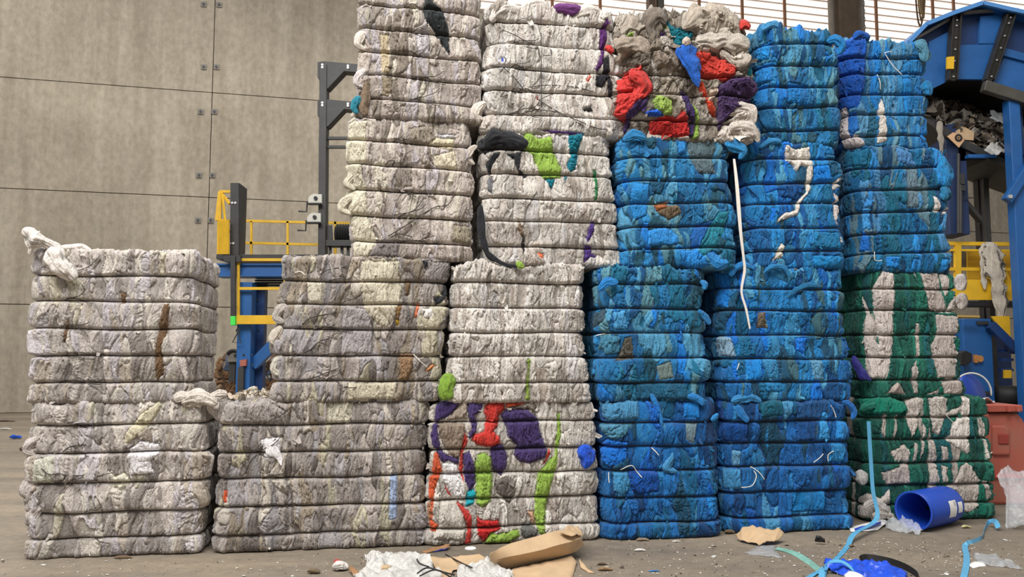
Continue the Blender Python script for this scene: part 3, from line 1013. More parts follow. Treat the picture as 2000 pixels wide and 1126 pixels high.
bale('D2', 'blue bale with grey smears resting on the deep blue bale, beside the plain off-white bale', GB, CD, B['D1'].zt - .012, 1172, 1384, 520, 782,
     [554, 602, 650, 699, 746], BLUE3,
     [(cr(1130, 500, .285, p), c, h) for p, c, h in [
         ([(170, 540), (280, 545), (300, 660), (190, 680), (150, 600)], (64, 122, 150), .012),
         ([(90, 380), (200, 350), (190, 440), (100, 490)], (58, 84, 98), .008),
         ([(320, 560), (370, 550), (385, 700), (260, 720), (300, 650)], (86, 82, 72), .004),
         ([(400, 870), (750, 870), (770, 980), (410, 985)], (30, 92, 124), .01),
         ([(540, 750), (640, 720), (660, 830), (560, 850)], (112, 130, 128), .012),
         ([(240, 380), (330, 370), (340, 500), (250, 500)], (74, 150, 200), .014)]],
     r=.16, seed=12, vis='LR', aw=.1, ah=.28, topn=.05, taper=-.03, fold=1.1)
bale('D3', 'blue bale with a rusty brown rag in its middle, under the multicoloured lumpy bale', GB, CD, B['D2'].zt - .012, 1216, 1436, 272, 526,
     [(305, 312), (349, 356), (392, 401), (436, 447), (480, 490)], BLUE3,
     [(cr(1180, 250, .2576, p), c, h) for p, c, h in [
         ([(650, 85), (800, 80), (860, 150), (830, 240), (860, 340), (720, 340), (680, 260), (650, 180)], (92, 112, 120), .012),
         ([(400, 590), (570, 580), (595, 640), (500, 690), (420, 640)], (118, 102, 82), .012),
         ([(380, 580), (490, 548), (480, 600), (410, 622)], (164, 98, 60), .02),
         ([(350, 390), (480, 400), (440, 500), (370, 480)], (30, 84, 116), .006),
         ([(690, 740), (850, 690), (800, 820), (740, 900), (670, 910), (662, 820)], (28, 92, 162), .02),
         ([(740, 860), (870, 640), (950, 620), (930, 760), (840, 920), (700, 1000)], (36, 124, 146), .012),
         ([(570, 85), (650, 80), (630, 190), (570, 190)], (50, 140, 214), .012),
         ([(340, 770), (480, 740), (570, 820), (560, 880), (330, 890)], (50, 140, 212), .012),
         ([(580, 930), (700, 920), (800, 1040), (700, 1080), (590, 1030)], (42, 136, 214), .02),
         ([(230, 410), (350, 420), (350, 540), (330, 660), (240, 690), (200, 560)], (40, 130, 196), .016)]],
     r=.17, seed=13, vis='LR', aw=.12, ah=.3, topn=.05, skew=-.04, slope=.035)
bale('D4', 'lumpy multicoloured bale with red, purple and grey-brown rags at the top', GB, CD, B['D3'].zt - .02, 1208, 1472, 34, 272,
     [150, 186, 238], MIX,
     [(cr(1180, 0, .2665, p), c, h) for p, c, h in [
         ([(30, 350), (120, 290), (230, 300), (200, 380), (110, 450), (60, 590)], (172, 158, 144), .03),
         ([(110, 450), (220, 370), (350, 380), (340, 480), (260, 500)], (108, 98, 88), .02),
         ([(310, 130), (400, 110), (390, 250), (330, 300), (300, 220)], (120, 110, 100), .03),
         ([(345, 380), (400, 370), (490, 430), (470, 500), (380, 500)], (136, 122, 110), .05),
         ([(130, 510), (270, 490), (300, 550), (330, 650), (300, 700), (240, 800), (160, 890), (110, 850), (120, 680)], (206, 60, 56), .05),
         ([(150, 270), (220, 235), (222, 270), (160, 305)], LIME, .03),
         ([(385, 120), (430, 130), (462, 212), (420, 200)], LIME, .02),
         ([(370, 175), (440, 210), (455, 262), (390, 270)], (70, 50, 110), .025),
         ([(440, 130), (500, 200), (650, 220), (660, 260), (640, 300), (680, 480), (640, 380), (560, 370), (500, 320), (490, 230)], (14, 112, 128), .015),
         ([(590, 130), (820, 95), (960, 140), (1010, 270), (900, 280), (690, 260), (640, 200)], (182, 170, 156), .05),
         ([(640, 290), (860, 310), (1000, 270), (1060, 360), (1030, 470), (900, 440), (840, 370), (700, 390)], (204, 194, 182), .035),
         ([(670, 370), (840, 390), (900, 450), (970, 500), (950, 560), (880, 600), (720, 560), (690, 480)], (200, 62, 50), .04),
         ([(980, 160), (1065, 185), (1000, 235)], (206, 62, 56), .04),
         ([(1040, 190), (1100, 240), (1080, 300), (1020, 250)], (138, 126, 116), .03),
         ([(1100, 230), (1150, 270), (1115, 420), (1110, 520), (1070, 550), (1080, 350)], (12, 118, 132), .02),
         ([(1050, 380), (1100, 350), (1090, 470), (1010, 560), (980, 520)], (120, 110, 98), .025),
         ([(830, 630), (960, 560), (1070, 560), (1110, 650), (1090, 780), (980, 800), (900, 880), (850, 960), (830, 800)], (72, 50, 92), .05),
         ([(960, 830), (1030, 790), (1090, 800), (1080, 930), (1115, 1000), (1090, 1080), (900, 1050), (850, 980), (880, 890)], (214, 204, 194), .06),
         ([(350, 740), (400, 685), (500, 740), (500, 840), (430, 860), (380, 820)], (150, 176, 84), .035),
         ([(340, 880), (450, 850), (540, 860), (560, 810), (620, 870), (640, 990), (560, 1000), (350, 970)], (188, 44, 42), .04),
         ([(560, 660), (620, 690), (660, 760), (680, 880), (660, 1000), (630, 990), (640, 880), (590, 820)], (66, 48, 96), .02),
         ([(640, 720), (670, 760), (700, 850), (712, 960), (690, 1012), (650, 1012), (690, 900)], LIME, .015),
         ([(700, 580), (740, 600), (760, 700), (820, 790), (832, 850), (780, 820), (740, 720)], (216, 78, 52), .02),
         ([(765, 650), (830, 650), (800, 750), (760, 740)], (196, 176, 160), .03),
         ([(240, 740), (330, 690), (320, 760), (200, 870), (160, 970), (130, 930)], (72, 52, 100), .02),
         ([(300, 820), (370, 805), (432, 850), (390, 857), (320, 850)], (30, 90, 200), .03)]],
     seed=14, vis='LR', aw=.1, ah=.14, fold=1.6, praise=1.0, lump=.06, crease=.03, bulge=.03, topn=.10, patch=.035, r=.18, scraps=110, flap=(.03, .08), taper=-.06)
# column E
bale('E1', 'deep blue bale with dark navy patches on the floor behind the torn cardboard', GB, CE, 0, 1420, 1664, 782, 1038,
     [821, 864, 910, 959, 1008], BLUE2,
     [(cr(1130, 760, .285, p), c, h) for p, c, h in [
         ([(1240, 90), (1400, 80), (1400, 180), (1250, 190)], (24, 96, 120), .01),
         ([(1500, 80), (1720, 80), (1700, 200), (1500, 205)], (34, 84, 138), .01),
         ([(1500, 220), (1640, 215), (1630, 350), (1500, 350)], (22, 76, 136), .01),
         ([(1000, 230), (1170, 230), (1160, 370), (1000, 360)], (18, 72, 140), .016),
         ([(1065, 420), (1130, 425), (1120, 530), (1065, 530)], (96, 152, 190), .014),
         ([(1000, 545), (1120, 550), (1130, 690), (1020, 690)], (62, 132, 180), .014),
         ([(1680, 160), (1710, 150), (1730, 340), (1650, 350), (1660, 230)], (58, 150, 212), .014),
         ([(1740, 370), (1850, 370), (1840, 500), (1730, 500)], (46, 136, 196), .014),
         ([(1780, 200), (1870, 200), (1850, 350), (1770, 340)], (46, 138, 210), .012),
         ([(1470, 700), (1700, 690), (1690, 830), (1480, 840)], (26, 120, 184), .008)]],
     r=.15, seed=15, vis='LR', aw=.11, ah=.45)
bale('E2', 'bright blue bale with a white ribbon end hanging down its front', GB, CE, B['E1'].zt - .012, 1412, 1660, 522, 782,
     [(561, 567), 606, 655, 701, 745], BLUE,
     [(cr(1130, 500, .285, p), c, h) for p, c, h in [
         ([(940, 110), (1050, 130), (1040, 350), (950, 340)], (28, 128, 214), .01),
         ([(960, 540), (1060, 560), (1090, 690), (980, 680), (930, 600)], (132, 164, 186), .01),
         ([(1150, 700), (1260, 700), (1250, 850), (1150, 850)], (30, 130, 206), .01),
         ([(1240, 390), (1290, 380), (1300, 490), (1240, 490)], (112, 102, 88), .006),
         ([(1500, 560), (1580, 560), (1560, 680), (1500, 640)], (24, 116, 214), .014),
         ([(1600, 700), (1680, 710), (1700, 850), (1620, 850)], (96, 156, 192), .012),
         ([(1280, 860), (1430, 870), (1420, 930), (1290, 930)], (34, 126, 182), .012)]],
     r=.16, seed=16, vis='LR', aw=.1, ah=.3, topn=.05, fold=1.1)
bale('E3', 'blue bale with a ragged white patch and ribbon trailing down it', GB, CE, B['E2'].zt - .012, 1460, 1647, 278, 522,
     [(307, 314), (352, 363), (390, 404), (437, 453), (483, 496)], BLUE,
     [(cr(1180, 250, .2576, p), c, h) for p, c, h in [
         ([(1330, 430), (1460, 400), (1530, 440), (1480, 540), (1340, 510)], (22, 82, 144), .008),
         ([(1375, 130), (1470, 152), (1570, 150), (1585, 260), (1592, 380), (1575, 470), (1500, 570), (1480, 655), (1350, 695), (1318, 725), (1328, 680), (1380, 640), (1462, 620), (1465, 570), (1540, 480), (1545, 290), (1500, 280), (1470, 330), (1450, 285), (1390, 240)], (222, 215, 206), .02),
         ([(1350, 870), (1382, 900), (1362, 980), (1285, 1002), (1320, 930)], (220, 212, 198), .016),
         ([(1750, 480), (1800, 510), (1812, 600), (1785, 690), (1800, 740), (1770, 700), (1755, 600), (1765, 550)], (220, 210, 206), .012),
         ([(1790, 360), (1740, 462), (1762, 470), (1815, 400)], (216, 208, 202), .014),
         ([(1790, 800), (1815, 830), (1815, 890), (1795, 860)], (214, 208, 202), .01),
         ([(1590, 290), (1700, 280), (1740, 400), (1600, 420)], (26, 130, 220), .012),
         ([(1690, 190), (1790, 190), (1780, 340), (1720, 370)], (26, 94, 132), .01),
         ([(1600, 780), (1790, 790), (1800, 920), (1600, 900)], (28, 118, 168), .008),
         ([(1590, 960), (1830, 970), (1830, 1060), (1600, 1060)], (24, 130, 192), .012)]],
     r=.15, seed=17, vis='LR', aw=.105, ah=.3, skew=-.02, slope=.04, zt=None)
bale('E4', 'light blue bale with teal and grey strips, at the top right of the multicoloured bale', GB, CE, B['E3'].zt - .012, 1486, 1640, 58, 280,
     [(75, 99), (116, 139), (159, 179), (197, 221), (243, 265)], BLUE3,
     [(cr(1460, 0, .2842, p), c, h) for p, c, h in [
         ([(70, 300), (170, 280), (160, 400), (80, 400)], (36, 138, 210), .01),
         ([(60, 430), (190, 420), (180, 550), (60, 550)], (42, 134, 208), .01),
         ([(60, 570), (160, 560), (150, 690), (60, 700)], (42, 138, 216), .01),
         ([(290, 560), (420, 580), (410, 720), (280, 700)], (28, 114, 180), .012)]],
     r=.13, seed=18, vis='LR', aw=.08, ah=.3, topn=.09, slope=.07, taper=-.04)
# column F
bale('F1', 'green and white bale on the floor behind the fallen blue drum', GB, CF, 0, 1698, 1945, 777, 1016,
     [814, 856, 903, 945, 984], GREEN,
     [(cr(1640, 760, .325, p), c, h) for p, c, h in [
         ([(130, 60), (250, 40), (390, 60), (410, 110), (380, 150), (160, 150)], (20, 128, 104), .06),
         ([(405, 50), (500, 45), (480, 150), (460, 240), (440, 300), (410, 200)], (194, 184, 176), .008),
         ([(545, 60), (650, 50), (655, 140), (750, 100), (740, 140), (640, 180), (600, 280), (560, 250)], (196, 188, 180), .012),
         ([(750, 40), (802, 40), (800, 140), (790, 290), (780, 390), (740, 370), (650, 310), (670, 230), (740, 150)], (222, 214, 206), .016),
         ([(320, 380), (400, 330), (430, 380), (430, 440), (350, 430)], (204, 194, 184), .012),
         ([(260, 500), (370, 470), (390, 445), (430, 440), (432, 570), (290, 580)], (190, 178, 172), .01),
         ([(620, 450), (660, 470), (660, 560), (628, 560)], (190, 182, 174), .01),
         ([(620, 600), (700, 560), (740, 460), (780, 440), (850, 540), (920, 560), (932, 660), (880, 690), (790, 740), (600, 740)], (188, 178, 170), .01),
         ([(120, 680), (190, 630), (260, 660), (310, 600), (335, 770), (130, 795)], (214, 206, 198), .03),
         ([(458, 320), (478, 330), (474, 430), (448, 440)], (196, 188, 178), .008), ([(498, 200), (516, 230), (512, 425), (500, 425)], (200, 190, 182), .008),
         ([(540, 300), (556, 330), (564, 440), (548, 440)], (200, 192, 184), .008), ([(575, 470), (600, 480), (605, 560), (585, 560)], (200, 192, 184), .008),
         ([(850, 580), (872, 535), (905, 690), (890, 770), (850, 760)], (18, 100, 82), .014),
         ([(840, 180), (860, 170), (870, 280), (850, 280)], (196, 188, 180), .008), ([(885, 300), (900, 300), (905, 420), (885, 420)], (200, 192, 184), .008),
         ([(620, 340), (660, 350), (660, 430), (630, 430)], (186, 176, 170), .01)]],
     r=.15, seed=19, vis='LR', aw=.07, ah=.5, mixsub=.08)
bale('F2', 'green bale with a white U-shaped stripe, stacked on the other green bale', GB, CF, B['F1'].zt - .012, 1692, 1884, 531, 777,
     [564, 606, 653, 697, 741], GREEN,
     [(cr(1640, 500, .2664, p), c, h) for p, c, h in [
         ([(330, 115), (410, 110), (412, 400), (410, 640), (380, 780), (345, 895), (240, 895), (212, 740), (200, 560), (212, 420), (178, 300), (190, 285), (232, 380), (272, 490), (268, 600), (300, 650), (270, 420), (258, 250), (275, 200)], (206, 196, 190), .012),
         ([(610, 130), (742, 125), (760, 260), (800, 390), (770, 415), (660, 390), (640, 250)], (182, 170, 164), .008),
         ([(752, 130), (812, 130), (825, 250), (790, 300), (765, 230)], (188, 178, 172), .008),
         ([(870, 140), (955, 160), (945, 265), (870, 272)], (206, 200, 198), .03),
         ([(790, 415), (850, 290), (962, 310), (925, 405)], (194, 184, 178), .02),
         ([(720, 425), (895, 440), (880, 560), (850, 640), (885, 690), (862, 890), (720, 890), (700, 760), (685, 660), (730, 580)], (184, 174, 168), .014),
         ([(568, 490), (590, 490), (602, 570), (592, 740), (570, 740), (575, 600)], (196, 186, 178), .01),
         ([(520, 830), (575, 760), (580, 1010), (550, 1010), (530, 900)], (178, 170, 164), .008),
         ([(558, 112), (582, 118), (574, 195)], (200, 192, 184), .008),
         ([(640, 1012), (720, 980), (750, 930), (800, 900), (900, 905), (915, 1010)], (188, 176, 168), .01),
         ([(340, 1005), (390, 950), (430, 920), (490, 1012)], (178, 164, 156), .01),
         ([(860, 450), (905, 480), (915, 560), (865, 570)], (18, 106, 88), .014),
         ([(840, 600), (900, 590), (890, 700), (860, 690)], (18, 104, 86), .014),
         ([(730, 960), (760, 945), (780, 1015), (735, 1015)], (20, 108, 90), .012)]],
     r=.16, seed=20, vis='LR', aw=.07, ah=.5, mixsub=.05)
bale('F3', 'teal-blue bale with frayed bulge on its right edge, stacked on the green bales', GB, CF, B['F2'].zt - .012, 1672, 1856, 288, 531,
     [(326, 331), (366, 376), (407, 419), (447, 462), (488, 500)], [((30, 112, 160), 4), ((26, 98, 148), 3), ((70, 130, 176), 1.6), ((30, 104, 132), 3), ((44, 132, 200), 1.6), ((96, 128, 142), 1.4), ((22, 78, 124), 1.2)],
     [(cr(1630, 270, .2398, p), c, h) for p, c, h in [
         ([(500, 90), (620, 110), (680, 240), (600, 220), (520, 180)], (84, 140, 196), .02),
         ([(290, 410), (340, 400), (310, 560), (250, 560)], (58, 140, 208), .012),
         ([(245, 570), (310, 570), (300, 720), (250, 740)], (70, 156, 222), .01),
         ([(250, 740), (290, 800), (310, 910), (220, 910)], (36, 120, 214), .012),
         ([(600, 240), (690, 240), (690, 560), (600, 560)], (108, 132, 146), .008),
         ([(440, 960), (540, 960), (540, 1060), (440, 1050)], (36, 134, 214), .012),
         ([(640, 980), (690, 980), (670, 1080), (620, 1070)], (36, 134, 212), .01),
         ([(870, 980), (920, 990), (915, 1090), (860, 1090)], (46, 146, 220), .014),
         ([(820, 460), (850, 480), (880, 560), (860, 600), (822, 600)], (214, 208, 202), .014),
         ([(930, 530), (955, 570), (920, 600), (880, 628), (915, 580)], (214, 206, 196), .014),
         ([(120, 80), (290, 90), (280, 220), (110, 210)], (28, 112, 150), .012)]],
     r=.14, seed=21, vis='LR', aw=.075, ah=.36, slope=.05)
bale('F4', 'blue bale with royal blue left side and white flashes, next to the conveyor hood', GB, CF, B['F3'].zt - .012, 1658, 1815, 78, 288,
     [(104, 121), (138, 150), (176, 193), (216, 233), (258, 270)], [((50, 126, 178), 3), ((84, 140, 178), 3), ((36, 112, 168), 3), ((104, 150, 170), 1.6), ((30, 124, 200), 2), ((40, 96, 124), 1.2)],
     [(cr(1460, 0, .2842, p), c, h) for p, c, h in [
         ([(660, 290), (760, 225), (825, 230), (822, 420), (820, 600), (760, 740), (640, 745), (620, 540), (630, 400)], (22, 84, 176), .02),
         ([(640, 735), (710, 722), (722, 900), (800, 940), (830, 1000), (680, 1005), (640, 900)], (216, 206, 206), .012),
         ([(926, 670), (946, 720), (960, 860), (978, 960), (908, 982), (912, 800), (900, 760)], (222, 214, 206), .014),
         ([(710, 770), (760, 755), (780, 880), (730, 940)], (36, 110, 190), .014),
         ([(890, 370), (925, 370), (922, 480), (890, 480)], (28, 120, 190), .008),
         ([(1070, 530), (1150, 540), (1150, 760), (1080, 770)], (30, 122, 190), .01),
         ([(1120, 380), (1180, 380), (1180, 520), (1140, 520)], (36, 126, 190), .008)]],
     r=.12, seed=22, vis='LR', aw=.08, ah=.45, topn=.06, slope=.05)
# ------------------------------------------------------------------ hall: floor, rear wall, louvre window
def floor_material():
    m = bpy.data.materials.new('dusty_concrete_floor')
    m.use_nodes = True
    nt = m.node_tree
    b = nt.nodes['Principled BSDF']
    b.inputs['Roughness'].default_value = 0.75
    b.inputs['Specular IOR Level'].default_value = 0.3
    tc = nt.nodes.new('ShaderNodeTexCoord')

    def noise(scale, stretch, detail=7, rough=0.6, dist=0.0):
        mp = nt.nodes.new('ShaderNodeMapping')
        mp.inputs['Scale'].default_value = stretch
        nt.links.new(tc.outputs['Object'], mp.inputs['Vector'])
        n = nt.nodes.new('ShaderNodeTexNoise')
        n.inputs['Scale'].default_value = scale
        n.inputs['Detail'].default_value = detail
        n.inputs['Roughness'].default_value = rough
        n.inputs['Distortion'].default_value = dist
        nt.links.new(mp.outputs['Vector'], n.inputs['Vector'])
        return n.outputs['Fac']

    def ramp(fac, stops):
        r = nt.nodes.new('ShaderNodeValToRGB')
        el = r.color_ramp.elements
        el[0].position, el[0].color = stops[0][0], (*lin(*stops[0][1]), 1)
        el[1].position, el[1].color = stops[-1][0], (*lin(*stops[-1][1]), 1)
        for p, c in stops[1:-1]:
            e = el.new(p); e.color = (*lin(*c), 1)
        nt.links.new(fac, r.inputs['Fac'])
        return r.outputs['Color']

    def mix(a, bb, fac, mode='MIX'):
        x = nt.nodes.new('ShaderNodeMixRGB')
        x.blend_type = mode
        if isinstance(fac, float): x.inputs['Fac'].default_value = fac
        else: nt.links.new(fac, x.inputs['Fac'])
        nt.links.new(a, x.inputs[1]); nt.links.new(bb, x.inputs[2])
        return x.outputs['Color']
    big = ramp(noise(0.35, (1, 2.2, 1), 6, 0.6, 0.5), [(0.3, (116, 107, 95)), (0.5, (140, 129, 114)), (0.7, (162, 147, 126))])
    tracks = ramp(noise(0.8, (0.25, 2.6, 1), 5, 0.55, 0.4), [(0.35, (108, 100, 90)), (0.65, (152, 139, 122))])
    c = mix(big, tracks, 0.45)
    fine = ramp(noise(9, (1, 1, 1), 8, 0.7), [(0.3, (170, 170, 170)), (0.7, (255, 255, 255))])
    c = mix(c, fine, 0.55, 'MULTIPLY')
    speck = ramp(noise(60, (1, 1, 1), 3, 0.6), [(0.28, (120, 115, 108)), (0.40, (255, 255, 255))])
    c = mix(c, speck, 0.5, 'MULTIPLY')
    nt.links.new(c, b.inputs['Base Color'])
    bp = nt.nodes.new('ShaderNodeBump')
    bp.inputs['Strength'].default_value = 0.25
    bp.inputs['Distance'].default_value = 0.02
    nt.links.new(noise(14, (1, 1, 1), 8, 0.7), bp.inputs['Height'])
    nt.links.new(bp.outputs['Normal'], b.inputs['Normal'])
    return m


def wall_material():
    m = bpy.data.materials.new('stained_concrete_wall')
    m.use_nodes = True
    nt = m.node_tree
    b = nt.nodes['Principled BSDF']
    b.inputs['Roughness'].default_value = 0.9
    b.inputs['Specular IOR Level'].default_value = 0.2
    tc = nt.nodes.new('ShaderNodeTexCoord')

    def noise(scale, stretch, detail, lo, hi, c0, c1):
        mp = nt.nodes.new('ShaderNodeMapping')
        mp.inputs['Scale'].default_value = stretch
        nt.links.new(tc.outputs['Object'], mp.inputs['Vector'])
        n = nt.nodes.new('ShaderNodeTexNoise')
        n.inputs['Scale'].default_value = scale
        n.inputs['Detail'].default_value = detail
        n.inputs['Roughness'].default_value = 0.62
        nt.links.new(mp.outputs['Vector'], n.inputs['Vector'])
        r = nt.nodes.new('ShaderNodeValToRGB')
        r.color_ramp.elements[0].position = lo
        r.color_ramp.elements[1].position = hi
        r.color_ramp.elements[0].color = (*lin(*c0), 1)
        r.color_ramp.elements[1].color = (*lin(*c1), 1)
        nt.links.new(n.outputs['Fac'], r.inputs['Fac'])
        return r.outputs['Color']

    def mixn(a, bb, f, mode='MIX'):
        x = nt.nodes.new('ShaderNodeMixRGB')
        x.blend_type = mode
        x.inputs['Fac'].default_value = f
        nt.links.new(a, x.inputs[1]); nt.links.new(bb, x.inputs[2])
        return x.outputs['Color']
    cloud = noise(0.5, (1, 1, 1), 8, 0.3, 0.72, (142, 132, 116), (186, 175, 157))
    streak = noise(1.6, (1.6, 1.6, 0.10), 6, 0.35, 0.75, (158, 148, 132), (198, 189, 174))
    c = mixn(cloud, streak, 0.5)
    grain = noise(7, (1, 1, 0.7), 8, 0.25, 0.75, (200, 200, 200), (255, 255, 255))
    c = mixn(c, grain, 0.8, 'MULTIPLY')
    nt.links.new(c, b.inputs['Base Color'])
    return m


fl_o = MB().box((0, 15, -0.06), (90, 90, 0.12)).build('floor', floor_material())
tag(fl_o, kind='structure')

WYAW = math.radians(14)
W0 = fl(25, 806)
TW = Vector((math.cos(WYAW), math.sin(WYAW), 0)); NW = Vector((math.sin(WYAW), -math.cos(WYAW), 0))


def wp(px, py, out=0.0):
    return on_plane(px, py, W0, WYAW) + NW * out


def wu(px, py):
    return (wp(px, py) - W0).dot(TW)


M_WALL = wall_material()
zs_ = [0.0, wp(405, 599).z, wp(405, 385).z, wp(405, 180).z]
zs_.append(zs_[3] + (zs_[3] - zs_[2]))
SILL = wp(1200, 48).z
u405 = wu(405, 480); uwin = wu(905, 20)
us_ = [u405 - 26, u405 - 13, u405, u405 + 13.0, u405 + 26, u405 + 48]
mb = MB()
G = 0.011
zz = [z for z in zs_ if z < SILL - 0.5] + [SILL]
for i in range(len(us_) - 1):
    for j in range(len(zz) - 1):
        a = W0 + TW * (us_[i] + G); e = W0 + TW * (us_[i + 1] - G)
        c = (a + e) / 2 - NW * 0.1
        h = zz[j + 1] - zz[j] - 2 * G
        mb.box((c.x, c.y, (zz[j] + zz[j + 1]) / 2), ((e - a).length, 0.2, h), WYAW)
# wall left of the window band, above the sill line
a = W0 + TW * us_[0]; e = W0 + TW * (u405 - G)
c = (a + e) / 2 - NW * 0.1
mb.box((c.x, c.y, SILL + 3.5), ((e - a).length, 0.2, 7 - 2 * G), WYAW)
a = W0 + TW * (u405 + G); e = W0 + TW * uwin
c = (a + e) / 2 - NW * 0.1
mb.box((c.x, c.y, SILL + 3.5), ((e - a).length, 0.2, 7 - 2 * G), WYAW)
wall = mb.build('wall_back', M_WALL, bevel=0.006)
tag(wall, kind='structure')
c = W0 + TW * (u405 + 8) - NW * 0.22
core = MB().box((c.x, c.y, SILL / 2), (76, 0.04, SILL), WYAW)
c = W0 + TW * ((us_[0] + uwin) / 2) - NW * 0.22
core.box((c.x, c.y, SILL + 3.5), (uwin - us_[0], 0.04, 7), WYAW)
tag(core.build('wall_back_core', mat('joint_mortar', (70, 64, 56), 0.95)), kind='structure')

# pale run-down marks and the washed patch on the wall are a thin render coat
# anchor plates beside the vertical joint
plate_me = None
plates = [((398, 131), 'upper left'), ((423, 131), ''), ((392, 218), ''), ((419, 218), ''), ((389, 342), ''), ((415, 342), ''), ((387, 430), ''), ((412, 430), ''), ((398, 9), ''), ((428, 10), '')]
rows_txt = ['second pair from the top', 'second pair from the top', 'third pair from the top', 'third pair from the top', 'fourth pair from the top', 'fourth pair from the top',
            'lowest pair, just above the yellow gate height', 'lowest pair, just above the yellow gate height', 'topmost pair', 'topmost pair']
M_PLATE = mat('anchor_plate_steel', (122, 118, 112), 0.6, 0.3)
proto = None
for k, ((px, py), _) in enumerate(plates):
    p = wp(px, py, 0.02)
    side = 'left' if k % 2 == 0 else 'right'
    lab = 'square steel anchor plate %s of the wall joint, %s' % (side, rows_txt[k].replace(', just above the yellow gate height', ''))
    if proto is None:
        r = empty('anchor_plate', p, lab, 'anchor plate', 'anchor plates along the wall joint')
        q = MB().box(p, (0.17, 0.04, 0.17), WYAW).build('plate', M_PLATE, r, bevel=0.006)
        t = MB()
        t.lathe([(0.0, 0), (0.045, 0), (0.045, 0.03), (0.0, 0.03)], p + NW * 0.02, NW, 10)
        t.build('bolt_head', M_DARK, r)
        proto = r
    else:
        r = proto.copy(); COL.objects.link(r); r.location = p
        r['label'] = lab
        for ch in list(proto.children):
            cc = ch.copy(); COL.objects.link(cc); cc.parent = r

# louvre window band
M_PANE = bpy.data.materials.new('daylit_frosted_pane')
M_PANE.use_nodes = True
_b = M_PANE.node_tree.nodes['Principled BSDF']
_b.inputs['Base Color'].default_value = (0.8, 0.78, 0.75, 1)
_b.inputs['Emission Color'].default_value = (1.0, 0.96, 0.90, 1)
_b.inputs['Emission Strength'].default_value = 1.05
M_SLAT = mat('tan_louvre_slat', (220, 198, 182), 0.7, 0, 0.1, 3)
M_COLB = mat('brown_steel_column', (98, 82, 68), 0.7, 0.1, 0.2, 3)
M_COLG = mat('grey_pipe_column', (140, 132, 122), 0.7, 0, 0.2, 3)
M_MULL = mat('brown_mullion', (150, 108, 82), 0.7)
wroot = empty('window_1', W0 + TW * (uwin + 15) + Vector((0, 0, SILL)))
tag(wroot, kind='structure')
WT = SILL + 5.0
wl = 34.0
c = W0 + TW * (uwin + wl / 2) - NW * 0.25
MB().box((c.x, c.y, (SILL + WT) / 2), (wl, 0.02, WT - SILL), WYAW).build('pane', M_PANE, wroot)
sl = MB()
nsl = int((WT - SILL) / 0.30)
for k in range(nsl):
    z = SILL + 0.12 + k * 0.30
    A = W0 + TW * uwin - NW * 0.16 + Vector((0, 0, z)); E = W0 + TW * (uwin + wl) - NW * 0.16 + Vector((0, 0, z))
    sl.bar(A, E, 0.07, 0.034)
sl.build('louvre_slats', M_SLAT, wroot)
c = W0 + TW * (uwin + wl / 2) - NW * 0.08
MB().box((c.x, c.y, SILL - 0.02), (wl, 0.2, 0.10), WYAW).build('window_sill', M_WALL, wroot)
for px in (990, 1080, 1174, 1368, 1452, 1535, 1714, 1825, 1866):
    p = W0 + TW * wu(px, 20) - NW * 0.09
    MB().box((p.x, p.y, (SILL + WT) / 2), (0.10, 0.08, WT - SILL), WYAW).build('mullion', M_MULL, wroot)


def wall_column(px0, px1, zb, ztop, dep, m, name, n, out=0.0):
    u0 = wu(px0, 30); u1 = wu(px1, 30)
    p = W0 + TW * ((u0 + u1) / 2) + NW * (dep / 2 + out)
    o = MB().box((p.x, p.y, (zb + ztop) / 2), (u1 - u0, dep, ztop - zb), WYAW).build(name, m, bevel=0.01)
    return tag(o, kind='structure')


wall_column(1262, 1274, 0, WT, 0.3, M_COLB, 'trim_1', 1)
wall_column(1279, 1290, 0, WT, 0.35, mat('dark_grey_column', (88, 84, 78), .7), 'trim_2', 2)
wall_column(1274.5, 1278.5, 0, WT, 0.2, mat('tan_column', (186, 150, 126), .7), 'trim_3', 3)
wall_column(1623, 1658, 0, WT, 0.6, M_COLB, 'column_box', 4)
for k, (px0, px1) in enumerate(((1610, 1621), (1669, 1679))):
    u = wu((px0 + px1) / 2, 30)
    p = W0 + TW * u + NW * 0.25
    o = MB().tube([(p.x, p.y, 0), (p.x, p.y, WT)], 0.12, 16).build('trim_%d' % (5 + k), M_COLG, smooth=True)
    tag(o, kind='structure')
# chain hanging beside the big column
u = wu(1663, 30); p = W0 + TW * u + NW * 0.75
t = MB()
for k in range(26):
    z = wp(1663, 75).z + k * 0.16
    pts = [(p.x + 0.04 * math.cos(a) * (1 if k % 2 else 0.25), p.y + 0.04 * math.cos(a) * (0.2 if k % 2 else 1), z + 0.1 * math.sin(a)) for a in np.linspace(0, 6.28, 9)]
    t.tube(pts, 0.012, 5, cap=False)
tag(t.build('hanging_chain', M_GREY, smooth=True), 'grey chain hanging beside the brown steel column', 'chain')
# bundle of cables hanging in front of the window
croot = empty('hanging_cables', wp(1783, 60, 0.5), 'brown looped cables hanging in front of the louvre window', 'cables')
for k, (x0, xb, x1, yb) in enumerate(((1768, 1780, 1790, 60), (1772, 1782, 1787, 52), (1776, 1784, 1792, 46), (1770, 1779, 1784, 38))):
    A = wp(x0, -40, .5); Bq = wp((x0 + xb) / 2, yb - 22, .5 + .03 * k); Cq = wp(xb, yb, .5 + .03 * k); Dq = wp((x1 + xb) / 2, yb - 22, .5); E = wp(x1, -40, .5)
    MB().tube(smooth_path([A, Bq, Cq, Dq, E], 8), 0.035, 7).build('cable', mat('cable_brown%d' % k, (108 + 20 * k, 84 + 20 * k, 64 + 14 * k), .8), croot, smooth=True)

# ------------------------------------------------------------------ platform and baler frame, left, behind the stacks
YL = 15.0
KL = YL / F_PX


def Lp(px, py, dy=0.0):
    return at(px, py, YL + dy)


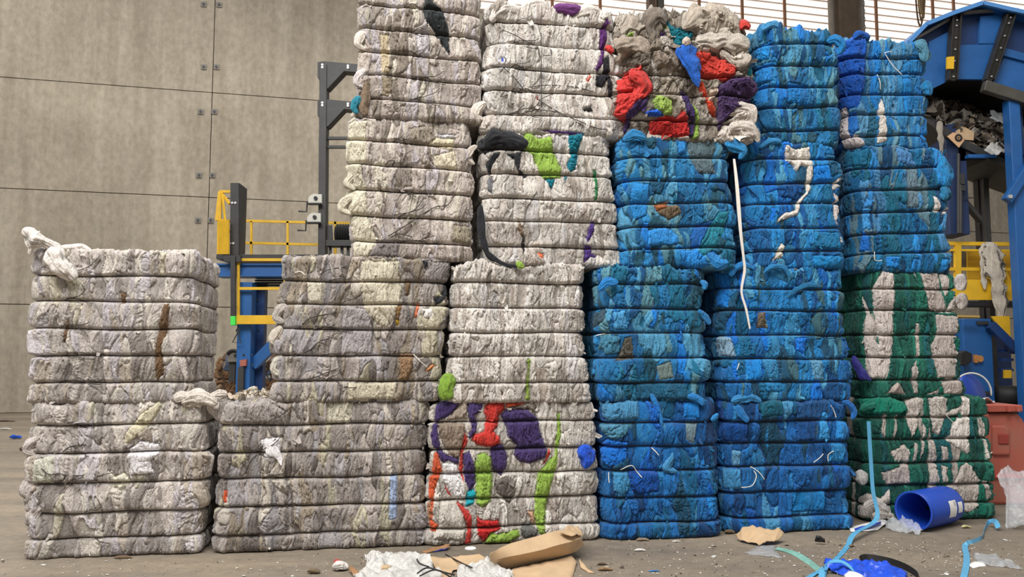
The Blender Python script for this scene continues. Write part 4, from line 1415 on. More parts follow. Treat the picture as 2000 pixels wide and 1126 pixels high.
def ground(p):
    return Vector((p.x, p.y, 0))


pr = empty('access_platform', ground(Lp(500, 500)), 'blue steel access platform with yellow railing and dark deck, behind the left stacks', 'platform')
t = MB(); a = Lp(484, 552)
t.box((a.x, a.y, a.z / 2), (27 * KL, 0.28, a.z))
t.build('column', M_BLUE, pr, bevel=0.01)
t = MB(); a = Lp(509, 553, 0.35)
t.box((a.x, a.y, a.z / 2), (24 * KL, 0.2, a.z))
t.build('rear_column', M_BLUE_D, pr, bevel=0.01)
MB().bar(Lp(495, 713, .12), Lp(575, 632, .12), 0.2, 20 * KL).build('brace', M_BLUE, pr)
a = Lp(428, 529); b_ = Lp(568, 529)
MB().bar(a, b_, 0.3, 23 * KL).bar(a + Vector((0, 0, 11 * KL)), b_ + Vector((0, 0, 11 * KL)), 0.42, 0.03).bar(a - Vector((0, 0, 11 * KL)), b_ - Vector((0, 0, 11 * KL)), 0.42, 0.03).build('cross_beam', M_BLUE, pr)
t = MB()
for k in range(5):
    y = 543 + k * 4.6
    t.bar(Lp(500, y, .3), Lp(560, y, .3), 0.16, 0.025)
t.build('vent_grille', M_BLACK, pr)
a = Lp(428, 503); b_ = Lp(700, 503)
MB().bar(a + Vector((0, .7, 0)), b_ + Vector((0, .7, 0)), 1.7, 9 * KL).build('deck', M_DARK, pr)
# railing behind the deck
rl = MB()
for y, x1 in ((431, 690), (474, 690)):
    rl.bar(Lp(477, y, 1.4), Lp(x1, y + 5, 1.4), 0.045, 0.05)
for x in (491, 562, 655):
    rl.bar(Lp(x, 432, 1.4), Lp(x, 500, 1.4), 0.045, 0.045)
rl.build('railing', M_YEL, pr)
# lower yellow frame
rl = MB()
rl.bar(Lp(463, 507, -.25), Lp(563, 507, -.25), 0.05, 0.05).bar(Lp(466, 563, -.25), Lp(560, 563, -.25), 0.04, 0.05)
rl.bar(Lp(466, 505, -.25), Lp(466, 622, -.25), 0.045, 0.045).bar(Lp(557, 505, -.25), Lp(557, 622, -.25), 0.045, 0.045)
rl.build('ladder_frame', M_YEL, pr)
MB().bar(Lp(462, 624, -.3), Lp(560, 624, -.3), 0.04, 17 * KL).build('kick_plate', M_YEL, pr, bevel=0.004)
t = MB()
for x, y in ((476, 692), (493, 692), (476, 712), (493, 712), (503, 586), (505, 644), (517, 644)):
    MB().lathe([(0, 0), (.018, 0), (.018, .02), (0, .02)], Lp(x, y, -.15 if x < 498 else .24), (0, -1, 0), 8).build('bolt', M_DARK, pr)

# guard: yellow cage and black post
gr = empty('yellow_guard', Lp(436, 496), 'yellow safety guard with open upper half beside the black post', 'guard')
t = MB()
A0 = Lp(424, 496, .0); A1 = Lp(447, 496, -.35); B0 = Lp(424, 430, .0); B1 = Lp(447, 430, -.35)
t.prism([A0, A1, B1, B0], (0, 0.04, 0))
t.build('panel', M_YEL, gr)
t = MB()
C0 = Lp(430, 374, 0); C1 = Lp(450, 377, -.35)
t.bar(B0, C0, .06, .06).bar(Lp(440, 432, -.2), Lp(434, 380, -.1), .03, .03)
t.bar(C0, Lp(452, 374, 0), .05, .05).bar(Lp(427, 430), Lp(450, 432, -.1), .05, .05).bar(C0, Lp(449, 398, -.1), .04, .04).bar(Lp(430, 432), Lp(448, 452, -.2), .04, .04)
t.bar(Lp(427, 496), Lp(431, 374), .05, .05)
t.build('frame', M_YEL, gr)
gp = empty('black_guard_post', Lp(464, 496), 'tall black steel post standing between the yellow guard and railing', 'post')
t = MB()
a = Lp(450, 357, -.2); b_ = Lp(466, 357, -.2); c_ = Lp(480, 368, .1); d_ = Lp(476, 495, .1); e_ = Lp(466, 498, -.2); f_ = Lp(449, 497, -.2)
t.prism([a, b_, e_, f_], (0, .05, 0)).prism([b_, c_, d_, e_], (.01, .05, 0))
t.build('post_body', M_DARK, gp)
t = MB()
for x, y in ((452, 396), (458, 396), (448, 475), (454, 475)):
    MB().lathe([(0, 0), (.022, 0), (.022, .02), (0, .02)], Lp(x + 2, y, -.2), (0, -1, 0), 8).build('bolt', M_BOLT, gp)
hp = empty('control_pendant', Lp(456, 630, -.3), 'black hanging pole with a bright green lower end under the platform', 'pendant')
MB().bar(Lp(456, 500, -.35), Lp(456, 617, -.35), .08, .08).build('pole', M_DARK, hp)
o = MB().bar(Lp(456, 617, -.35), Lp(456, 635, -.35), .085, .09).build('green_end', M_GREEN, hp, bevel=.01); o['label'] = 'bright green end cap'
MB().box(Lp(455, 505, -.3), (.3, .1, .12)).build('bracket', M_DARK, hp)
hk = empty('hoist_hook', Lp(464, 660, -.2), 'thin wire triangle hanging from a ring beside the blue column', 'hook')
t = MB()
t.tube([Lp(464, 634, -.25), Lp(465, 641, -.25)], .012, 6)
t.tube([Lp(465 + 3.5 * math.cos(a), 645 + 3.5 * math.sin(a), -.25) for a in np.linspace(0, 6.28, 13)], .012, 6)
t.build('ring', M_DARK, hk, smooth=True)
MB().tube([Lp(465, 648, -.25), Lp(454, 668, -.25), Lp(470, 669, -.25), Lp(465, 648, -.25)], .012, 6).build('triangle', M_DARK, hk)

# dark lifting frame standing on the deck
lf = empty('lifting_frame', Lp(630, 500, .5), 'dark steel lifting frame with two side arms standing on the deck', 'frame')
t = MB()
t.prism([Lp(623, 500, .4), Lp(637, 500, .4), Lp(641, 178, .4), Lp(637, 176, .4), Lp(622, 150, .4), Lp(628, 205, .4)], (0, .25, 0))
t.v.clear(); t.f.clear()
a = Lp(631, 500, .5); b_ = Lp(634, 130, .5)
t.bar(a, b_, 15 * KL, .25, (0, 1, 0))
t.build('mast', M_DARK, lf, bevel=.008)
for (y, x0) in ((121, 620), (195, 620)):
    t = MB()
    t.prism([Lp(x0, y, .4), Lp(x0 + 12, y - 2, .4), Lp(720, y + 6, .4), Lp(720, y + 22, .4), Lp(672, y + 18, .4), Lp(640, y + 52, .4), Lp(634, y + 52, .4), Lp(x0, y + 30, .4)], (0, .24, 0))
    t.build('arm', M_DARK, lf, bevel=.006)
    t = MB()
    for q in ((x0 + 10, y + 6), (x0 + 10, y + 11), (680, y + 8), (680, y + 12)):
        MB().lathe([(0, 0), (.022, 0), (.022, .03), (0, .03)], Lp(q[0], q[1], .4), (0, -1, 0), 8).build('bolt', M_BOLT, lf)
t = MB()
t.bar(Lp(636, 270, .5), Lp(720, 270, .5), .08, .05).bar(Lp(636, 287, .5), Lp(720, 287, .5), .08, .05)
t.build('cross_bar', M_DARK, lf)
for k, (x, y) in enumerate(((616, 389), (614, 426))):
    pb = empty('pulley_bracket', Lp(x, y, .3), ['upper', 'lower'][k] + ' grey half-round pulley bracket on the dark mast of the lifting frame', 'bracket', 'pulley brackets on the mast')
    t = MB()
    pts = [Lp(x - 14, y + 9, .3), Lp(x + 12, y + 9, .3), Lp(x + 12, y - 10, .3)] + [Lp(x - 1 + 13 * math.cos(a), y + 1 - 12 * math.sin(a), .3) for a in np.linspace(1.2, 3.1, 8)]
    t.prism(pts, (0, .12, 0)); t.build('plate', mat('pale_grey_plate', (206, 204, 194), .5), pb)
    t = MB(); t.lathe([(0, 0), (.035, 0), (.035, .04), (0, .04)], Lp(x + 1, y - 2, .3), (0, -1, 0), 12); t.build('pin', M_BLACK, pb)
    MB().bar(Lp(x - 14, y + 9, .28), Lp(x + 12, y + 9, .28), .1, .03).build('base_strip', M_BLACK, pb)
    MB().tube([Lp(x - 16, y + 4, .3), Lp(x - 17, y + 24, .3), Lp(x - 33, y + 23, .3)], .018, 6).build('lever', M_DARK, pb)
# cable drum on the deck
dr = empty('cable_drum', Lp(668, 480, .4), 'black ribbed drum lying on a dark rail beside the lifting frame', 'drum')
prof = [(0, 0), (.16, 0)]
for k in range(7): prof += [(.2, .04 + k * .05), (.165, .065 + k * .05)]
prof += [(.16, .4), (0, .4)]
a = Lp(656, 457, .4)
t = MB(); t.lathe(prof, a, (1, 0, 0), 24); t.build('drum_body', M_BLACK, dr, smooth=False)
t = MB(); t.bar(Lp(640, 476, .4), Lp(700, 476, .4), .3, .11); t.build('rail', M_DARK, dr)
t = MB()
for x in (645, 668, 680): MB().bar(Lp(x, 481, .4), Lp(x, 500, .4), .05, .05).build('support', M_DARK, dr)
MB().bar(Lp(644, 440, .5), Lp(646, 474, .5), .09, .05).build('upright', M_DARK, dr)

# pressed cardboard bales far behind the gap
for k, (x0, x1, lab) in enumerate(((421, 474, 'brown pressed cardboard bale seen left of the blue column'), (496, 552, 'brown and grey pressed waste bale seen right of the blue column'))):
    p = at((x0 + x1) / 2, 760, 17.0)
    Bd = Bale.__new__(Bale)
    Bale.__init__(Bd, 'cardboard_bale', lab, 'cardboard bales behind the gap', Vector((p.x, 17.0, 0)), 0, x0, x1, 702, 800, [740, 770],
                  [((150, 116, 84), 4), ((126, 94, 66), 3), ((176, 150, 122), 2), ((196, 190, 182), 1.6 + k * 2), ((96, 76, 58), 1.5), ((92, 104, 128), .6 + k)], (), seed=40 + k, yaw=0.0, depth=1.2,
                  aw=.13, ah=.2, fold=2.2, lump=.06, topn=.12, vis='', patch=.05, r=.1, scraps=0, bulge=.02, crease=.02)
# grey pulley housing, red handle piece
ph = empty('pulley_housing', at(455, 700, 16.6), 'pale grey machine housing with a black curved cover above the cardboard bale', 'housing')
t = MB(); t.prism([at(444, 706, 16.6), at(466, 706, 16.6), at(466, 690, 16.6)] + [at(456 + 11 * math.cos(a), 694 - 9 * math.sin(a), 16.6) for a in np.linspace(.3, 3.0, 8)], (0, .3, 0)); t.build('housing_body', M_GREY, ph)
MB().tube([at(456 + 12 * math.cos(a), 694 - 10 * math.sin(a), 16.58) for a in np.linspace(.6, 2.9, 10)], .035, 8).build('cover', M_BLACK, ph, smooth=True)
t = MB(); t.lathe([(0, 0), (.03, 0), (.03, .03), (0, .03)], at(460, 694, 16.6), (0, -1, 0), 10); t.build('pin', M_BLACK, ph)
MB().box(at(455, 720, 16.75), (.12, .12, .5)).build('stand', M_DARK, ph)
rp = empty('red_bracket', Lp(474, 707, -.3), 'red bracket with a dark channel below it fixed to the blue column', 'bracket')
t = MB(); t.prism([Lp(468, 703, -.22), Lp(481, 701, -.22), Lp(480, 714, -.22), Lp(469, 715, -.22)], (0, .1, 0)); t.build('red_plate', M_RED, rp)
MB().bar(Lp(472, 716, -.2), Lp(470, 800, -.2), .1, .1).build('channel', M_DARK, rp)

# ------------------------------------------------------------------ sorting line on the right, behind the stacks
YR = 12.0
KR = YR / F_PX


def Rp(px, py, dy=0.0):
    return at(px, py, YR + dy)


hd = empty('conveyor_hood', Rp(1900, 170), 'large blue faceted conveyor hood with black ribs at the upper right', 'hood')
top = [(1740, 112), (1780, 74), (1809, 44), (1863, 22), (1919, 3), (1975, 16), (2040, 30), (2120, 55)]
bot = [(2120, 222), (2000, 183), (1921, 155), (1868, 154), (1852, 158), (1823, 172), (1760, 200)]
t = MB()
# front skin, slightly set back, in facets
t.prism([Rp(*p, .12) for p in top + bot], (0, .06, 0))
t.build('back_panel', M_BLUE_D, hd)  # dark blue puts the shadow under the hood roof into the panel colour
for pts in ([(1786, 118), (1852, 84), (1852, 158), (1823, 172), (1778, 192)], [(1870, 88), (1950, 86), (1930, 155), (1868, 154)], [(1962, 108), (2120, 150), (2120, 218), (2000, 183), (1940, 160)],
            [(1915, 32), (1966, 27), (1950, 85), (1912, 85)], [(1814, 82), (1852, 62), (1852, 84), (1815, 103)]):
    MB().prism([Rp(x, y, .05) for x, y in pts], (0, .06, 0)).build('front_panel', M_BLUE, hd)
MB().prism([Rp(x, y, .0) for x, y in [(1962, 93), (2120, 138), (2120, 150), (1960, 108)]], (0, .08, 0)).build('front_panel', M_BLUE, hd)
for i in range(len(top) - 1):
    a = Rp(*top[i], -.12); b_ = Rp(*top[i + 1], -.12)
    v = Vector((0, 2.2, 0)); dn = Vector((0, 0, -.05))
    MB().prism([a, b_, b_ + v, a + v], dn).build('roof_sheet', M_BLUE, hd)
M_LIP = mat('pale_blue_edge', (84, 142, 206), .4)
t = MB()
for i in range(len(top) - 1):
    t.bar(Rp(top[i][0], top[i][1] + 3, -.14), Rp(top[i + 1][0], top[i + 1][1] + 3, -.14), .05, .06)
t.build('roof_edge', M_LIP, hd)
MB().bar(Rp(1788, 76, 0), Rp(1856, 37, 0), .05, .04).bar(Rp(1880, 26, .0), Rp(1966, 18, .0), .05, .045).build('inner_rail', M_GREY, hd)
for (x0, y0, x1, y1) in ((1865, 26, 1857, 158), (1974, 20, 1929, 158)):
    t = MB()
    a = Rp(x0, y0, -.02); b_ = Rp(x1, y1, -.02)
    t.bar(a, b_, .10, .05, (0, 1, 0)).bar(a + Vector((.06, -.02, 0)), b_ + Vector((.06, -.02, 0)), .02, .12, (0, 1, 0)).bar(a - Vector((.06, .02, 0)), b_ - Vector((.06, .02, 0)), .02, .12, (0, 1, 0))
    t.build('rib', mat('black_rib', (52, 50, 47), .45, .3, .25, 5), hd)
    t = MB()
    for u in (.12, .2, .38, .55, .72, .95):
        p = a.lerp(b_, u)
        MB().lathe([(0, 0), (.013, 0), (.013, .02), (0, .02)], p + Vector((.015, -.03, 0)), (0, -1, 0), 8).build('rivet', M_BOLT, hd)
t = MB(); t.prism([Rp(1850, 111, -.12), Rp(1864, 110, -.12), Rp(1863, 134, -.12), Rp(1850, 134, -.12)], (0, .04, 0))
o = t.build('yellow_tag', M_YEL, hd)
# dark tunnel behind the hood
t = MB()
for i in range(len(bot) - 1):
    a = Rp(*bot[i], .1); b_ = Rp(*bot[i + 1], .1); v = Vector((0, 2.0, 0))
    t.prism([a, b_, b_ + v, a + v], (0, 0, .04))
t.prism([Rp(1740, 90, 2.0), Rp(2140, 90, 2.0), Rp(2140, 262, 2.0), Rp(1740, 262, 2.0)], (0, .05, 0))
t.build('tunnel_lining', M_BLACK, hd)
MB().bar(Rp(1920, 168, -.1), Rp(2060, 212, -.1), .12, 22 * KR).build('lower_channel', mat('channel_grey', (84, 82, 76), .5, .3, .2, 5), hd, bevel=.01)

pf = empty('support_gantry', ground(Rp(1985, 500)), 'tall blue conveyor support post with a diagonal brace at the right edge', 'support post')
a = Rp(1974, 196); MB().box((a.x, a.y, a.z / 2), (22 * KR, .18, a.z)).build('post', M_BLUE, pf, bevel=.012)
a = Rp(1985, 196, .18); MB().box((a.x, a.y, a.z / 2), (10 * KR, .14, a.z)).build('post_flange', M_BLUE_D, pf)
MB().bar(Rp(1966, 392, -.12), Rp(2040, 275, -.12), .12, 16 * KR).build('brace', M_BLUE, pf, bevel=.008)
MB().bar(Rp(1985, 303, .1), Rp(2040, 285, .1), .06, 8 * KR).build('brace', M_BLUE_D, pf)
t = MB(); t.lathe([(0, 0), (.03, 0), (.03, .03), (0, .03)], Rp(1972, 384, -.18), (0, -1, 0), 8); t.build('bolt', M_BOLT, pf)

cb = empty('conveyor_trough', ground(Rp(1890, 300, .8)), 'dark steel conveyor trough on blue legs carrying the waste heap', 'conveyor')
t = MB()
t.prism([Rp(1780, 200, .3), Rp(1875, 268, .3), Rp(1965, 312, .3), Rp(2060, 345, .3), Rp(2060, 360, .3), Rp(1965, 326, .3), Rp(1872, 284, .3), Rp(1780, 216, .3)], (0, 1.0, 0))
t.build('belt_bed', M_DARK, cb)
t = MB(); t.prism([Rp(1872, 284, .35), Rp(1925, 304, .35), Rp(1928, 312, .35), Rp(1872, 314, .35)], (0, .7, 0)); t.build('under_tray', M_BLACK, cb)
MB().bar(Rp(1874, 312, .5), Rp(1928, 312, .5), .5, .05).build('tray_plate', M_BLUE, cb)
a = Rp(1853, 250, .6); b_ = Rp(1853, 462, .6)
MB().box(((a.x + b_.x) / 2, a.y, (a.z + b_.z) / 2), (42 * KR, .5, a.z - b_.z)).build('side_cabinet', mat('navy_panel', (30, 48, 84), .5, 0, .2, 3), cb, bevel=.01)
t = MB()
t.tube([Rp(1872, 300, .3), Rp(1872, 455, .3)], .025, 8).tube([Rp(1876, 342, .3), Rp(1876, 455, .3)], .03, 8)
t.box(Rp(1877, 350, .3), (.07, .08, .16)).box(Rp(1879, 368, .3), (.06, .08, .08)).tube([Rp(1875, 386, .3), Rp(1904, 386, .3)], .008, 6)
t.build('conduit', M_DARK, cb)
for x, w, m_, dd in ((1907, 9, M_BLACK, 1.2), (1919, 11, M_DARK, 1.08)):
    a = Rp(x, 314, dd); MB().box((a.x, a.y, a.z / 2), (w * KR, .14, a.z)).build('leg', m_, cb)
MB().bar(Rp(1880, 390, .6), Rp(1914, 430, 1.0), .08, 11 * KR).build('leg_brace', M_DARK, cb)

# waste on the trough
def waste_heap(name, anchors, n, seed, size, pal, root=None):
    rnd = np.random.RandomState(seed)
    V, Fq, Cc = [], [], []
    k0 = 0
    for q in range(n):
        A, Bq, Cq, Dq = anchors
        u, v = rnd.rand(), rnd.rand()
        p = np.array(A) * (1 - u) * (1 - v) + np.array(Bq) * u * (1 - v) + np.array(Cq) * u * v + np.array(Dq) * (1 - u) * v
        p = p + rnd.normal(0, .03, 3)
        e1 = rnd.normal(0, 1, 3); e1 /= np.linalg.norm(e1)
        e2 = np.cross(e1, rnd.normal(0, 1, 3)); e2 /= np.linalg.norm(e2)
        e3 = np.cross(e1, e2)
        w, h = size * rnd.uniform(.4, 1.5), size * rnd.uniform(.3, 1.0)
        ph = rnd.rand(3) * 6.28
        for i in range(5):
            for j in range(5):
                s, r_ = i / 4 - .5, j / 4 - .5
                b = .22 * w * math.sin(ph[0] + 5 * s + 3 * r_) + .1 * w * math.sin(ph[1] + 9 * r_)
                V.append(p + e1 * w * s + e2 * h * r_ + e3 * b)
        for i in range(4):
            for j in range(4):
                a = k0 + i * 5 + j
                Fq.append((a, a + 5, a + 6, a + 1))
        c = np.array(lin(*pal[rnd.randint(len(pal))])) * rnd.uniform(.8, 1.2)
        Cc += [c] * 25
        k0 += 25
    return mesh_np(name, np.array(V), np.array(Fq), CLOTH, root, np.array(Cc), smooth=True)


WP = [(96, 88, 78), (120, 110, 98), (84, 76, 66), (150, 142, 132), (132, 116, 96), (176, 170, 162), (70, 64, 58), (110, 100, 92)]
wh = waste_heap('waste_heap', [tuple(Rp(1800, 215, .35)), tuple(Rp(1990, 308, .35)), tuple(Rp(1990, 245, 1.15)), tuple(Rp(1800, 196, 1.15))], 420, 5, .26, WP)
tag(wh, 'grey-brown heap of mixed waste on the conveyor under the blue hood', 'waste heap', kind='stuff')
ct = empty('open_carton', Rp(1888, 275, .2), 'small tan cardboard carton with a round black mark on the waste heap', 'carton')
a0 = Rp(1850, 266, .2); a1 = Rp(1873, 288, .2); a2 = Rp(1884, 273, .2); a3 = Rp(1862, 258, .25)
t = MB(); t.prism([a0, a1, a2, a3], (0, .01, 0)); t.build('flap', mat('tan_carton', (204, 164, 128), .8), ct)
b0 = Rp(1866, 262, .28); b1 = Rp(1880, 245, .28); b2 = Rp(1903, 258, .28); b3 = Rp(1902, 274, .28); b4 = Rp(1886, 273, .28)
t = MB(); t.prism([b0, b1, b2, b3, b4], (0, .3, .05)); t.build('box_body', M_CARD, ct, bevel=.004)
t = MB(); t.lathe([(0, 0), (.058, 0), (.058, .006), (0, .006)], Rp(1872, 269, .195), (0, -1, 0), 14); t.build('round_mark', M_BLACK, ct)
t = MB(); t.lathe([(.014, 0), (.028, 0), (.028, .004), (.014, .004)], Rp(1872, 269, .188), (0, -1, 0), 14); t.build('mark_ring', mat('mark_tan', (160, 130, 100), .8), ct)
c1 = crumple('clear_film_bundle', [Rp(1920, 296, .1), Rp(1938, 306, .1), Rp(1962, 305, .15), Rp(1968, 288, .3), Rp(1950, 282, .3), Rp(1932, 286, .25)], M_FILMW, amp=.08, freq=6, cuts=3, seed=3, floor=False)
tag(c1, 'white plastic film bundle hanging over the conveyor edge by the blue post', 'plastic film')
c1 = crumple('clear_film_bundle', [Rp(1930, 238, .1), Rp(1962, 250, .1), Rp(1962, 226, .25), Rp(1938, 222, .3)], M_FILM, amp=.08, freq=6, cuts=3, seed=4, floor=False)
tag(c1, 'clear crumpled film on the heap beside the blue conveyor post', 'plastic film')
o = rag('hanging_rag_strip', [Rp(1834, 236, .27), Rp(1837, 262, .25), Rp(1839, 285, .25), Rp(1840, 308, .26)], [.05, .045, .03, .012], (168, 160, 148), seed=4)
tag(o, 'narrow grey rag strip hanging down from the conveyor beside the top right bale', 'rag')

# yellow platform behind the green bales
yp = empty('yellow_platform', ground(Rp(1930, 600, .8)), 'yellow railed walkway behind the green bales on the right', 'walkway')
YP = .5
rl = MB()
rl.bar(Rp(1850, 475, YP), Rp(2080, 478, YP), .05, .055).bar(Rp(1850, 488, YP), Rp(2080, 490, YP), .03, .03).bar(Rp(1850, 525, YP), Rp(2080, 527, YP), .05, .05)
for x in (1870, 1940, 2004): rl.bar(Rp(x, 474, YP), Rp(x, 545, YP), .09, .06, (0, 1, 0))
rl.bar(Rp(1950, 492, YP), Rp(1975, 560, YP), .03, .03)
rl.build('railing', M_YEL, yp)
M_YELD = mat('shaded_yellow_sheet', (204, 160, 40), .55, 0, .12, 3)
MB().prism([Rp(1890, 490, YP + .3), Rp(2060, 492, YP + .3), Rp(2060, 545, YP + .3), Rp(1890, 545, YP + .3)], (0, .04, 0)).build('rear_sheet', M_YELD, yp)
MB().prism([Rp(1857, 490, YP + .4), Rp(1888, 490, YP + .4), Rp(1888, 528, YP + .4), Rp(1857, 528, YP + .4)], (0, .04, 0)).build('grey_sheet', M_GREY, yp)
MB().prism([Rp(1850, 545, YP - .05), Rp(2080, 547, YP - .05), Rp(2080, 586, YP - .05), Rp(1850, 585, YP - .05)], (0, .05, 0)).build('toe_board', M_YEL, yp)
a = Rp(1850, 592, YP); b_ = Rp(2080, 594, YP)
MB().bar(a + Vector((0, .15, 0)), b_ + Vector((0, .15, 0)), .4, 10 * KR).build('deck', M_BLACK, yp)
MB().bar(Rp(1870, 617, YP - .3), Rp(1912, 618, YP - .3), .05, .03).build('edge_strip', mat('tan_strip', (190, 160, 90), .6), yp)
for x in (1845, 2060):
    a = Rp(x, 597, YP + .2); MB().box((a.x, a.y, a.z / 2), (.12, .12, a.z)).build('leg', M_DARK, yp)
dc = empty('draped_cloth', Rp(1940, 520, YP - .1), 'thin white cloth draped over the yellow railing and hanging below it', 'cloth')
rag('hanging_cloth', [Rp(1940, 472, YP - .1), Rp(1941, 500, YP - .14), Rp(1948, 550, YP - .14), Rp(1955, 600, YP - .14), Rp(1957, 645, YP - .12)], [.12, .13, .10, .07, .02], (206, 196, 180), dc, flat=.10, ripple=.6, nrip=14, seed=7)
rag('hanging_cloth', [Rp(1925, 474, YP - .08), Rp(1921, 500, YP - .1), Rp(1922, 535, YP - .1), Rp(1924, 565, YP - .1)], [.07, .05, .05, .03], (206, 198, 184), dc, flat=.12, ripple=.35, nrip=10, seed=8)

# blue machine under the walkway
bmx = empty('blue_machine', ground(Rp(1905, 700, .5)), 'blue steel machine cabinet with black motor behind the green bales', 'machine')
a = Rp(1880, 622, .4); b_ = Rp(1936, 622, .4)
MB().box(((a.x + b_.x) / 2, a.y + .3, a.z / 2), (b_.x - a.x, .6, a.z)).build('cabinet', M_BLUE, bmx, bevel=.015)
a = Rp(1940, 640, 1.6); b_ = Rp(1972, 640, 1.6)
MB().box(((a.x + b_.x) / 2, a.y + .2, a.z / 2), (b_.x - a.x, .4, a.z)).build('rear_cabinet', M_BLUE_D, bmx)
MB().prism([Rp(1877, 688, .2), Rp(1886, 684, .2), Rp(1899, 690, .2), Rp(1899, 706, .2), Rp(1886, 714, .2), Rp(1877, 712, .2)], (0, .25, 0)).build('motor', M_BLACK, bmx, bevel=.01)
t = MB(); t.lathe([(0, 0), (.05, 0), (.05, .04), (0, .04)], Rp(1912, 700, .38), (0, -1, 0), 12); t.box(Rp(1905, 700, .37), (.05, .05, .12)); t.build('knob', mat('orange_knob', (190, 130, 70), .5), bmx)
t = MB(); t.box(Rp(1919, 630, .38), (.17, .04, .05)); t.box(Rp(1924, 767, .38), (.16, .04, .05)); t.build('hinge_plate', M_DARK, bmx)
MB().bar(Rp(1934, 634, .3), Rp(1985, 685, .3), .12, 17 * KR).build('brace', M_BLUE_D, bmx)
MB().prism([Rp(1936, 617, .35), Rp(1972, 617, .35), Rp(1974, 660, .35), Rp(1966, 660, .35)], (0, .04, 0)).build('yellow_gusset', M_YEL, bmx)
MB().prism([Rp(1962, 722, .35), Rp(1976, 722, .35), Rp(1976, 738, .35), Rp(1962, 738, .35)], (0, .04, 0)).build('yellow_plate', M_YEL, bmx)
t = MB()
for y in (684, 702, 722): t.bar(Rp(1952, y, .45), Rp(1976, y, .45), .1, .04)
t.build('step', M_BLUE_D, bmx)
t = MB(); a = Rp(1945, 772, .45); t.lathe([(0, 0), (.15, 0), (.15, .6), (0, .6)], a, (1, 0, 0), 20); o = t.build('black_roller', M_BLACK, smooth=True)
t = MB(); t.box((a.x + .3, a.y, (a.z - .14) / 2), (.3, .2, a.z - .14)); sb = t.build('roller_stand', M_DARK, o)
tag(o, 'black rubber roller lying behind the red bin', 'roller')
# blue drum standing behind
bd = empty('standing_drum', ground(Rp(1889, 760, -.7)), 'blue plastic drum with pale rim standing behind the green bales', 'drum')
a = at(1886, 765, YR - .9); rr = .22
t = MB(); t.lathe([(0, 0), (rr * .95, 0), (rr, .03), (rr, .9), (rr * .96, .96), (0, .98)], (a.x, a.y, 0), (0, 0, 1), 28); t.build('drum_body', M_DRUM, bd, smooth=True)
ttop = at(1886, 728, YR - .9).z
t = MB(); t.lathe([(0, .0), (.24, 0), (.25, .03), (.24, .06), (0, .06)], (a.x + .05, a.y - .02, ttop - .26), (.45, -.8, .25), 30); t.build('lid', M_DRUM, bd, smooth=True)
t = MB(); t.tube([Vector((a.x + .05, a.y - .07, ttop - .25)) + Vector((.25 * math.cos(q) * .9, -.05 * math.cos(q), .25 * math.sin(q))) for q in np.linspace(-.2, 2.6, 16)], .012, 6); t.build('rim', M_WHITE, bd, smooth=True)

# red wheeled bin
rb = empty('red_waste_bin', fl(1990, 985), 'faded red plastic waste bin standing right of the lower green bale', 'bin')
YB = fl(1990, 985).y
def Bp(px, py, dy=0): return at(px, py, YB) + Vector((0, dy, 0))
body = [Bp(1930, 806), Bp(1988, 806), Bp(1999, 818), Bp(2004, 830), Bp(2010, 985), Bp(1932, 985)]
body += []
MB().prism(body, (.08, 1.0, 0)).build('bin_body', M_RED, rb, bevel=.03)
MB().prism([Bp(1928, 790, -.05), Bp(1992, 790, -.05), Bp(1993, 803, -.05), Bp(1928, 804, -.05)], (.05, 1.1, 0)).build('rim', M_RED, rb, bevel=.01)
t = MB()
for x in (1962, 1980): t.box(Bp(x, 797, -.07), (.03, .05, .06))
t.build('handle_lugs', M_RED, rb)
for pts in ([(1936, 830), (1962, 830), (1970, 838), (1970, 888), (1936, 888)],):
    MB().prism([Bp(x, y, -.035) for x, y in pts], (0, .05, 0)).build('raised_panel', M_RED, rb, bevel=.02)
t = MB(); t.prism([Bp(1946, 846, -.05), Bp(1966, 846, -.05), Bp(1966, 866, -.05), Bp(1946, 866, -.05)], (0, .05, 0)); t.build('grip_recess', mat('dull_red', (150, 60, 52), .6), rb, bevel=.01)
MB().prism([Bp(1930, 925, -.03), Bp(2010, 925, -.03), Bp(2010, 932, -.03), Bp(1930, 932, -.03)], (0, .05, 0)).build('body_ridge', mat('strong_red', (206, 62, 50), .5), rb)
o = crumple('white_bag', [Bp(1930, 779, .2), Bp(1948, 783, .2), Bp(1962, 789, .2), Bp(1975, 792, .3), Bp(1965, 792, .6), Bp(1930, 790, .6)], M_WHITE, amp=.04, freq=7, seed=6, floor=False)
tag(o, 'white bag lying on top of the red bin', 'bag')
# ------------------------------------------------------------------ loose cloth and strings that belong to single bales
def front(colpt, px, py, out=0.0):
    return on_plane(px, py, colpt, ROW_YAW) + Vector((math.sin(ROW_YAW), -math.cos(ROW_YAW), 0)) * out


def fp(c, pts, out):
    return [front(c, x, y, out) for x, y in pts]


FN = (math.sin(ROW_YAW), -math.cos(ROW_YAW), 0)
M_STR = mat('white_string', (226, 220, 208), .8)
M_WIRE2 = mat('dark_tie_wire', (58, 52, 48), .6, .3)
WHT = (232, 224, 216)
